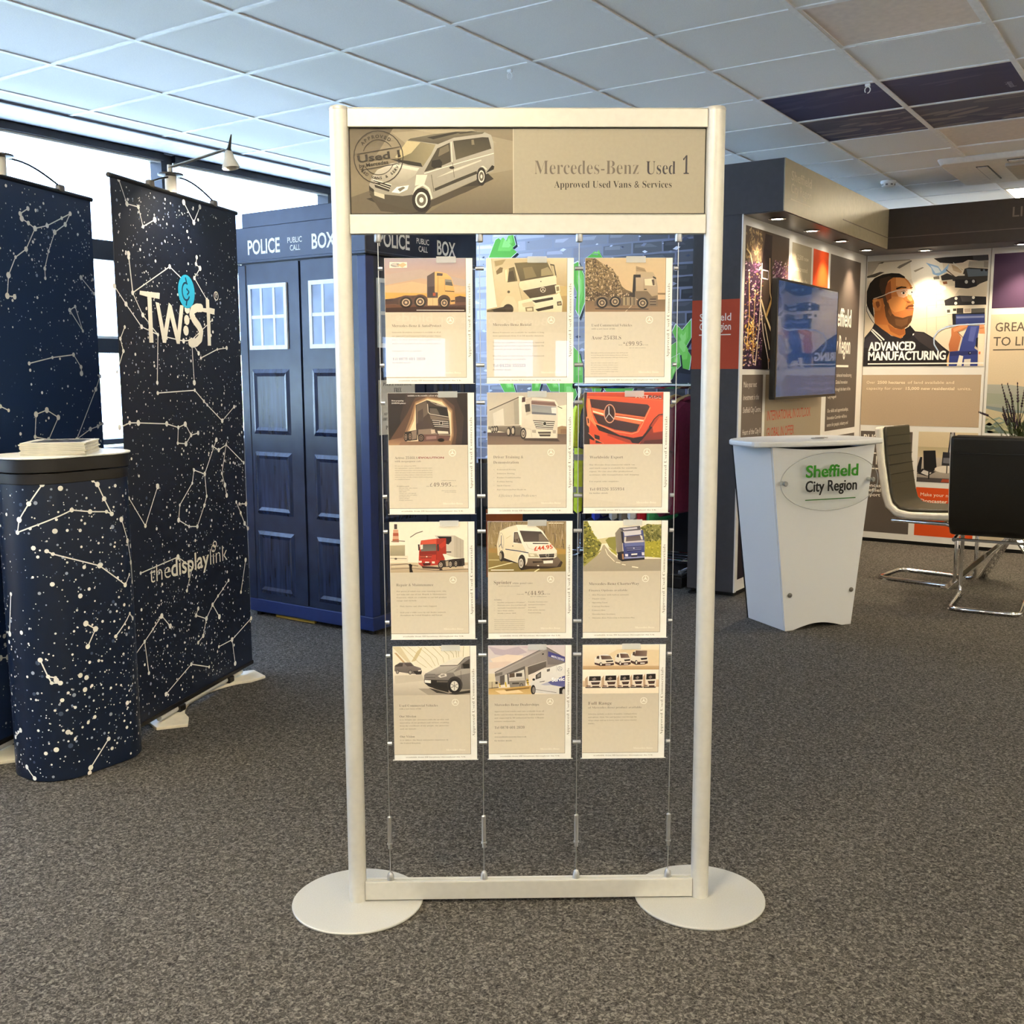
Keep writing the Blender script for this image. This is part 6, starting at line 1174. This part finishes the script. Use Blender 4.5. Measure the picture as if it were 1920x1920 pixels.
def office(A):
    A.poly(A.rect(-1.880, .505, -1.45, .898), '#d8c8a8>#c4b08c'); A.frame(A.rect(-1.880, .505, -1.45, .898), A.rect(-1.880, .505, -1.45, .898))
    A.poly(A.rect(-1.88, .70, -1.45, .78), '#b8aa88>#d0c0a0'); A.poly(A.rect(-1.88, .505, -1.45, .70), '#c8bcae>#8d8680'); A.poly([(-1.66, .73), (-1.648, .90), (-1.615, .90), (-1.60, .73)], '#2a2730'); A.poly([(-1.65, .73), (-1.640, .90), (-1.622, .90), (-1.622, .73)], '#a8a2a4')
    A.poly([(-1.83, .60), (-1.84, .75), (-1.75, .755), (-1.735, .62), (-1.76, .59)], '#1c1b1e'); A.poly([(-1.89, .58), (-1.86, .70), (-1.845, .70), (-1.85, .58)], '#222126'); A.poly([(-1.70, .64), (-1.695, .745), (-1.60, .74), (-1.60, .64)], '#2c2b32'); A.poly([(-1.69, .66), (-1.69, .70), (-1.61, .70), (-1.61, .655)], '#6d6c74')
    A.ell(-1.66, .61, .09, .028, '#e8e0d4'); A.poly([(-1.88, .57), (-1.80, .55), (-1.74, .59), (-1.84, .61)], '#2a282c'); A.poly([(-1.85, .575), (-1.80, .555), (-1.77, .58), (-1.83, .60)], '#d8d4d0'); A.poly(A.rect(-1.88, .505, -1.45, .54), '#4d4848'); A.poly([(-1.70, .51), (-1.62, .51), (-1.63, .535), (-1.69, .535)], '#a84a30'); A.line([(-1.79, .59), (-1.79, .53)], .01, '#1c1b1e'); A.line([(-1.66, .64), (-1.66, .58)], .008, '#3a3838')
wall_art('office_print', office, *RW)
def orange(A):
    A.poly(A.rect(-1.880, .08, -1.45, .462), '#d9511c'); A.text('Make your next', -1.845, .395, .026, '#f6e6d0', w=.26); A.text('Doncaster Sheffield', -1.845, .345, .026, '#fbf0dc', wt=.02, w=.37)
wall_art('airport_offer_panel', orange, *RW)
def great(A):
    A.poly(A.rect(-1.405, 1.825, -.55, 2.222), '#4a3550|#6a4f70')
    A.poly(A.rect(-1.405, .90, -.55, 1.78), '#dccbae>#d6c4a4'); A.frame(A.rect(-1.405, .90, -.55, 1.78), A.rect(-1.405, .90, -.55, 1.78))
    A.poly([(-1.41, 1.265), (-1.25, 1.262), (-1.1, 1.24), (-.8, 1.25), (-.5, 1.22), (-.5, .9), (-1.41, .9)], '#a9aaa0>#8f9488'); A.poly([(-1.41, 1.20), (-1.2, 1.19), (-1.0, 1.16), (-.5, 1.17), (-.5, 1.1), (-1.41, 1.12)], '#9aa090'); A.poly([(-1.41, 1.105), (-1.3, 1.09), (-1.15, 1.07), (-.9, 1.08), (-.5, 1.05), (-.5, .9), (-1.41, .9)], '#7d8c92>#98a090'); A.poly([(-1.41, 1.085), (-1.28, 1.055), (-1.0, 1.05), (-.5, 1.02), (-.5, .98), (-1.41, .99)], '#c4b898'); A.poly([(-1.41, 1.01), (-1.3, 1.0), (-1.1, .98), (-.5, .97), (-.5, .90), (-1.41, .90)], '#8a9478>#6d7a64'); A.specks(A.rect(-1.4, .90, -.55, 1.0), 90, ['#6a7a78', '#a8a888', '#8a9a90', '#545f52', '#b8b090'], .008, .03, 1.8, 3, rot=0)
    A.frame()
    A.text('GREAT PLACE', -1.372, 1.655, .064, '#5f564c', wt=.006, w=.50); A.text('TO LIVE', -1.380, 1.550, .064, '#5f564c', wt=.006, w=.30); A.line([(-1.380, 1.520), (-.9, 1.520)], .008, '#5f564c')
wall_art('landscape_print', great, *RW)
wall_art('lower_panel', lambda A: (A.poly(A.rect(-1.405, .08, -.55, .86), '#c9bca4'), A.poly(A.rect(-.50, .08, 1.0, 2.22), '#8a8378')), *RW)
obj('panel_joint', MB().box(-1.428, -1.424, YI-.003, YI+.001, .03, ZT).box(XI, XI+.005, YI-.005, YI, .03, ZT), pm('panel joint', '#8d877c', .6), BT)

# screen on the side wall
t = thing('television', 'wall screen with black edge still in its film, on the printed side wall', 'television', (-2.22, 6.79, 1.558), PI/2)
obj('housing', MB().box(-.615, .615, -.0, .035, -.366, .366), M_black, t, bevel=.006)
M_scr = pm('blue-sheen black screen', '#1f3057', .05, spec=.9, ior=2.6, var=.03)  # blue of its reflections put into the black screen's base colour
obj('screen', MB().box(-.600, .600, -.003, .001, -.350, .354), M_scr, t)
obj('bezel', MB().box(-.615, .615, -.005, .0, -.366, -.350).box(-.615, .615, -.005, .0, .354, .366).box(-.615, -.600, -.005, .0, -.35, .354).box(.600, .615, -.005, .0, -.35, .354), M_black, t)
obj('wall_bracket', MB().box(-.2, .2, .034, .113, -.15, .15), M_steel, t)
R = random.Random(8); fv = []; ff = []
nx_, nz_ = 30, 20
for i in range(nz_+1):
    for j in range(nx_+1):
        u, v = j/nx_, i/nz_; edge = math.exp(-u*7)+.6*math.exp(-v*9)
        fv.append((-.598+1.196*u, -.0045-edge*(.0022+.0022*math.sin(23*u+9*v*v+6)*math.sin(17*v+5*u)), -.348+.700*v))
for i in range(nz_):
    for j in range(nx_): a = i*(nx_+1)+j; ff.append((a, a+1, a+nx_+2, a+nx_+1))
obj('protective_film', MB().add(fv, ff), clear_mat('thin film', f0=1.25, rough=.03, haze=.38, hc=(.07, .18, .62)), t, smooth=True)  # bluish reflected haze painted into the film as a diffuse tint

# ------------------------------------------------------------------ reception podium
PD = thing('podium', 'white tapered podium with clear oval plaque in front of the booth', 'podium', (-1.784, 5.238, 0), math.radians(55.68))
M_pod = pm('podium white', (.70, .71, .72), .35, scale=300, var=.015, bump=.02, bscale=800)
W0, WTP, DB, DT, ZP = .4295, .117, .335, .325, .972
# front panel with arched foot and bowed top edge
n = 14; arch = [(.05+.32*k/n, .028*math.sin(PI*k/n)) for k in range(n+1)]
topc = [(W0+WTP-.002-(W0+2*WTP-.004)*k/n, ZP+.005-.020*math.sin(PI*k/n)) for k in range(n+1)]
P = [(0, 0)]+arch+[(W0, 0)]+topc
obj('front_panel', MB().prism([(x, z) for x, z in P], 0, .012, Matrix.Rotation(PI/2, 4, 'X') @ Matrix.Translation((0, 0, -.012))), M_pod, PD, bevel=.002)
for s in (0, 1):
    xb, xt = (0, -WTP) if s == 0 else (W0, W0+WTP); dx = .012 if s == 0 else -.012
    y0 = .0135
    vs = [(xb, y0, 0), (xb, DB, 0), (xt, DT+.03, ZP), (xt, y0, ZP), (xb+dx, y0, 0), (xb+dx, DB, 0), (xt+dx, DT+.03, ZP), (xt+dx, y0, ZP)]
    obj('side_panel', MB().add(vs, [(0,3,2,1), (4,5,6,7), (0,1,5,4), (1,2,6,5), (2,3,7,6), (3,0,4,7)]), M_pod, PD, bevel=.002)
    obj('edge_strip', MB().add([(xb-dx*.1, DB+.002, .0), (xb+dx, DB+.002, 0), (xt+dx, DT+.032, ZP), (xt-dx*.1, DT+.032, ZP), (xb-dx*.1, DB+.010, .0), (xb+dx, DB+.010, 0), (xt+dx, DT+.040, ZP), (xt-dx*.1, DT+.040, ZP)], [(0,1,2,3), (7,6,5,4), (0,4,5,1), (1,5,6,2), (2,6,7,3), (3,7,4,0)]), M_black, PD)
obj('cavity_shade_board', MB().box(.0, W0, .02, DB-.01, .045, .06).box(-.09, W0+.09, .02, DT, .945, .958), pm('painted cavity shade', '#1a191a', .8), PD)  # dark boards added so the gap under the worktop looks shaded
xm = W0/2
T1 = [(xm-.018+.418*math.cos(PI+PI*k/18), .03-.085*math.sin(PI*k/18)*1.0) for k in range(19)]
T2 = [(xm-.018+.418*math.cos(PI*k/18), .16+.26*math.sin(PI*k/18)**.8) for k in range(19)]
obj('worktop', MB().prism(T1+T2, .977, 1.006), M_pod, PD, bevel=.009, seg=3)
obj('cable_port', MB().lathe([(.035, 1.006), (.035, 1.010), (.028, 1.012), (.004, 1.012)], 24, Matrix.Translation((xm+.03, .10, 0))), pm('grey port', '#8d8b88', .4), PD, smooth=30)
obj('notch', MB().box(xm+.025, xm+.085, .085, .115, 1.0118, 1.0135), pm('brown slot', '#5a4a42', .5), PD)
for x, z in ((.020, .194), (W0-.010, .193)):
    obj('bolt', MB().lathe([(.011, 0), (.013, .003), (.012, .007), (.006, .009)], 20, Matrix.Translation((x, -.0005, z)) @ Matrix.Rotation(PI/2, 4, 'X')), pm('bolt grey', '#77736e', .35, .7), PD, smooth=30)
pq = obj('plaque', MB().prism([(xm+.018+.313*math.cos(2*PI*k/64), .790+.152*math.sin(2*PI*k/64)) for k in range(64)], .028, .033, Matrix.Rotation(PI/2, 4, 'X')), clear_mat('plaque acrylic', (.985, .99, .985), f0=1.3), PD, smooth=50, label='clear oval acrylic plaque')
obj('plaque_edge', MB().tube([(xm+.018+.313*math.cos(2*PI*k/64), -.0305, .790+.152*math.sin(2*PI*k/64)) for k in range(64)], .0022, 6, True), clear_mat('acrylic rim', (.55, .58, .56), rough=.1, haze=.35), pq, smooth=True)
A = Art()
def stencil(A, s, x, z, h, w, col, wt):
    A.text(s, x, z, h, col, wt=wt, w=w, dbl=.025, res=3)
stencil(A, 'Sheffield', .073, .817, .060, .335, '#2c8014', .02)
for k, x in enumerate((.098, .150, .187, .232, .262, .315, .360, .392)): A.line([(x, .845+(k % 3)*.006-.02), (x+.004, .86+(k % 3)*.006-.02)], .0045, '#c6c6c2')
stencil(A, 'City Region', .073, .741, .056, .33, '#17181a', .012)
A.line([(.074, .698), (.398, .698)], .005, '#256a1c')
A.build('plaque_lettering', M_matte, pq, (0, -.0335, 0))
for x in (-.055, W0+.075):
    sp = obj('standoff', MB().lathe([(.011, 0), (.011, .0275)], 18, Matrix.Translation((x, -.0002, .790)) @ Matrix.Rotation(PI/2, 4, 'X')), M_steel, PD, smooth=30)
    obj('standoff_cap', MB().lathe([(.013, .0332), (.013, .042), (.010, .045)], 18, Matrix.Translation((x, -.0002, .790)) @ Matrix.Rotation(PI/2, 4, 'X')), pm('grey cap', '#8a8a88', .35, .6), PD, smooth=30)

# ------------------------------------------------------------------ cantilever chairs and table
M_lw = pm('white leather', (.78, .74, .64), .42, spec=.5)
M_ld = pm('olive brown leather', '#332e20', .38, spec=.5, scale=60, var=.1)
M_lb = pm('black brown leather', '#1d1b17', .38, spec=.5, scale=60, var=.1)
def chair(lb, loc, rz, dark):
    """local +x is the way the sitter faces; origin at the rear floor centre"""
    t = thing('cantilever_chair', lb, 'chair', loc, rz, 'chrome cantilever chairs at the glass table')
    w = .215
    prof = [(-.035, 1.005), (-.028, .93), (-.012, .80), (.012, .66), (.030, .57), (.050, .510), (.095, .472), (.16, .462), (.30, .468), (.46, .478)]
    def shell(off, hw, th, name, mat):
        c = []
        for i, (x, z) in enumerate(prof):
            a = prof[max(0, i-1)]; b_ = prof[min(len(prof)-1, i+1)]; l = math.hypot(b_[0]-a[0], b_[1]-a[1]); nx, nz = -(b_[1]-a[1])/l, (b_[0]-a[0])/l
            c.append((x+nx*off, z+nz*off, nx, nz))
        vs = []; n = len(c)
        for s in (-1, 1):
            for x, z, nx, nz in c: vs.append((x, s*hw, z))
            for x, z, nx, nz in c[::-1]: vs.append((x+nx*th, s*hw, z+nz*th))
        m_ = 2*n; fs = [tuple(range(m_-1, -1, -1)), tuple(range(m_, 2*m_))]+[(i, (i+1) % m_, m_+(i+1) % m_, m_+i) for i in range(m_)]
        return obj(name, MB().add(vs, fs), mat, t, bevel=.016, seg=3, smooth=50)
    shell(-.048, w, .050, 'outer_shell', dark and M_lb or M_lw)
    shell(.004, w-.022, .020, 'padded_lining', M_ld)
    if dark:
        for s in (-1, 1):
            obj('white_piping', MB().tube([(x+.004, s*(w+.002), z+.004) for x, z in prof], .006, 6), M_lw, t, smooth=True)
        obj('back_seam', MB().box(-.0865, -.078, -w+.01, w-.01, .905, .911), M_black, t)
    sm = MB()
    for k in range(7):
        z = .945-.062*k; x = -.028+(.945-z)*.135
        sm.box(x+.018, x+.0275, -w+.025, w-.025, z-.0018, z+.0018)
    obj('lining_seams', sm, pm('seam thread', '#17150f', .6), t)
    # chrome frame: loop on the floor, front uprights, seat rails
    r = .0125; zt = .405
    L_ = [(.45, -.19, zt), (.06, -.19, zt)]
    path = [(.05, -.185, .400), (.40, -.185, .405), (.455, -.185, .39), (.47, -.185, .34), (.47, -.185, .06), (.462, -.185, .022), (.43, -.185, r), (.03, -.185, r), (-.01, -.175, r), (-.03, -.145, r), (-.03, .145, r), (-.01, .175, r), (.03, .185, r), (.43, .185, r), (.462, .185, .022), (.47, .185, .06), (.47, .185, .34), (.455, .185, .39), (.40, .185, .405), (.05, .185, .400)]
    obj('chrome_frame', MB().tube(path, r, 10), M_chrome, t, smooth=True)
    obj('seat_rail', MB().box(.06, .085, -.185, .185, .393, .406), M_chrome, t); obj('seat_rail', MB().box(.36, .385, -.185, .185, .398, .411), M_chrome, t)
    gl = MB()
    for x in (.02, .40):
        for y in (-.185, .185): gl.box(x-.012, x+.012, y-.011, y+.011, .0, .004)
    obj('glide', gl, pm('clear glide', (.6, .6, .58), .3), t)
    return t
a1 = math.atan2(-.154, .988)
chair('white and olive cantilever chair side-on beside the podium', (-1.70, 7.14, 0), a1, False)
chair('dark brown cantilever chair seen from behind at the right edge', (-.985, 6.27, 0), math.radians(90+4), True)
chair('cantilever chair beyond the table with only its chrome loop showing', (-.42, 7.95, 0), math.radians(176), True)
tb = thing('table', 'glass table on splayed flat chrome legs behind the dark chair', 'table', (-.98, 7.16, 0))
obj('glass_top', MB().lathe([(.30, .735), (.305, .738), (.305, .745), (.30, .747)], 48), clear_mat('table glass', (.90, .95, .93)), tb, smooth=30)
obj('hub', MB().lathe([(.05, .29), (.055, .30), (.055, .33), (.05, .34)], 24), M_chrome, tb, smooth=30)
for k, (fx, fy) in enumerate(((-.325, -.30), (-.20, .19), (.27, .28), (.30, -.26))):
    d = Vector((fx, fy, 0)); dn = d.normalized(); sd = Vector((-dn.y, dn.x, 0)); q = []
    for pt, ww, th in ((d*1.0+Vector((0, 0, .004)), .030, .012), (dn*.03+Vector((0, 0, .315)), .022, .012), (-dn*.20+Vector((0, 0, .734)), .030, .012)):
        q += [tuple(pt+sd*ww-dn*th), tuple(pt+sd*ww+dn*th), tuple(pt-sd*ww+dn*th), tuple(pt-sd*ww-dn*th)]
    fs = []
    for s in (0, 4): fs += [(s+i, s+(i+1) % 4, s+4+(i+1) % 4, s+4+i) for i in range(4)]
    fs += [(3, 2, 1, 0), (8, 9, 10, 11)]
    obj('leg', MB().add(q, fs), M_chrome, tb, bevel=.003)
# lavender in a pot on the table
pl_ = thing('potted_lavender', 'purple lavender plant in a pot on the table behind the dark chair', 'plant', (-1.0, 7.22, .747))
obj('pot', MB().lathe([(.05, 0), (.052, .004), (.066, .10), (.070, .104), (.064, .106), (.058, .098)], 28), pm('grey pot', '#4d4a46', .6), pl_, smooth=40)
obj('soil', MB().lathe([(.058, .090), (.03, .096)], 20), pm('soil', '#2a2018', .9), pl_)
R = random.Random(12); st = MB(); fl_ = MB(); lf = MB()
for k in range(34):
    a = R.uniform(0, 2*PI); sp = R.uniform(.02, .16); h = R.uniform(.20, .46); b0 = (R.uniform(-.03, .03), R.uniform(-.03, .03), .095)
    pts = [(b0[0]+math.cos(a)*sp*q**1.4, b0[1]+math.sin(a)*sp*q**1.4, .095+h*q) for q in (0, .25, .5, .75, 1)]
    if k == 0: pts = [(0, 0, .095), (-.07, -.02, .23), (-.13, -.03, .30), (-.175, -.04, .335), (-.225, -.05, .355)]
    st.tube(pts, .0022, 5)
    e0, e1 = Vector(pts[3]), Vector(pts[4])
    for q in range(7):
        c = e0.lerp(e1, q/6); rr_ = .0075*(1-.5*q/6)*R.uniform(.8, 1.2)
        fl_.lathe([(rr_*.3, -.007), (rr_, 0), (rr_*.4, .008)], 6, Matrix.Translation(c))
for k in range(130):
    a = R.uniform(0, 2*PI); d = R.uniform(.0, .10); z = R.uniform(.11, .27); l = R.uniform(.03, .07)
    M_ = Matrix.Translation((math.cos(a)*d, math.sin(a)*d, z)) @ Matrix.Rotation(a, 4, 'Z') @ Matrix.Rotation(-R.uniform(.5, 1.3), 4, 'Y')
    lf.add([(0, 0, 0), (l*.5, .004, .001), (l, 0, 0), (l*.5, -.004, .001)], [(0, 1, 2, 3)], M_)
obj('stems', st, pm('green stems', '#3a4420', .7), pl_, smooth=True, kind='stuff'); obj('flower_spikes', fl_, pm('purple flowers', '#33202e', .8, scale=80, var=.3), pl_, kind='stuff'); obj('leaves', lf, pm('grey green leaves', '#3c4620', .7, scale=40, var=.3), pl_, kind='stuff')
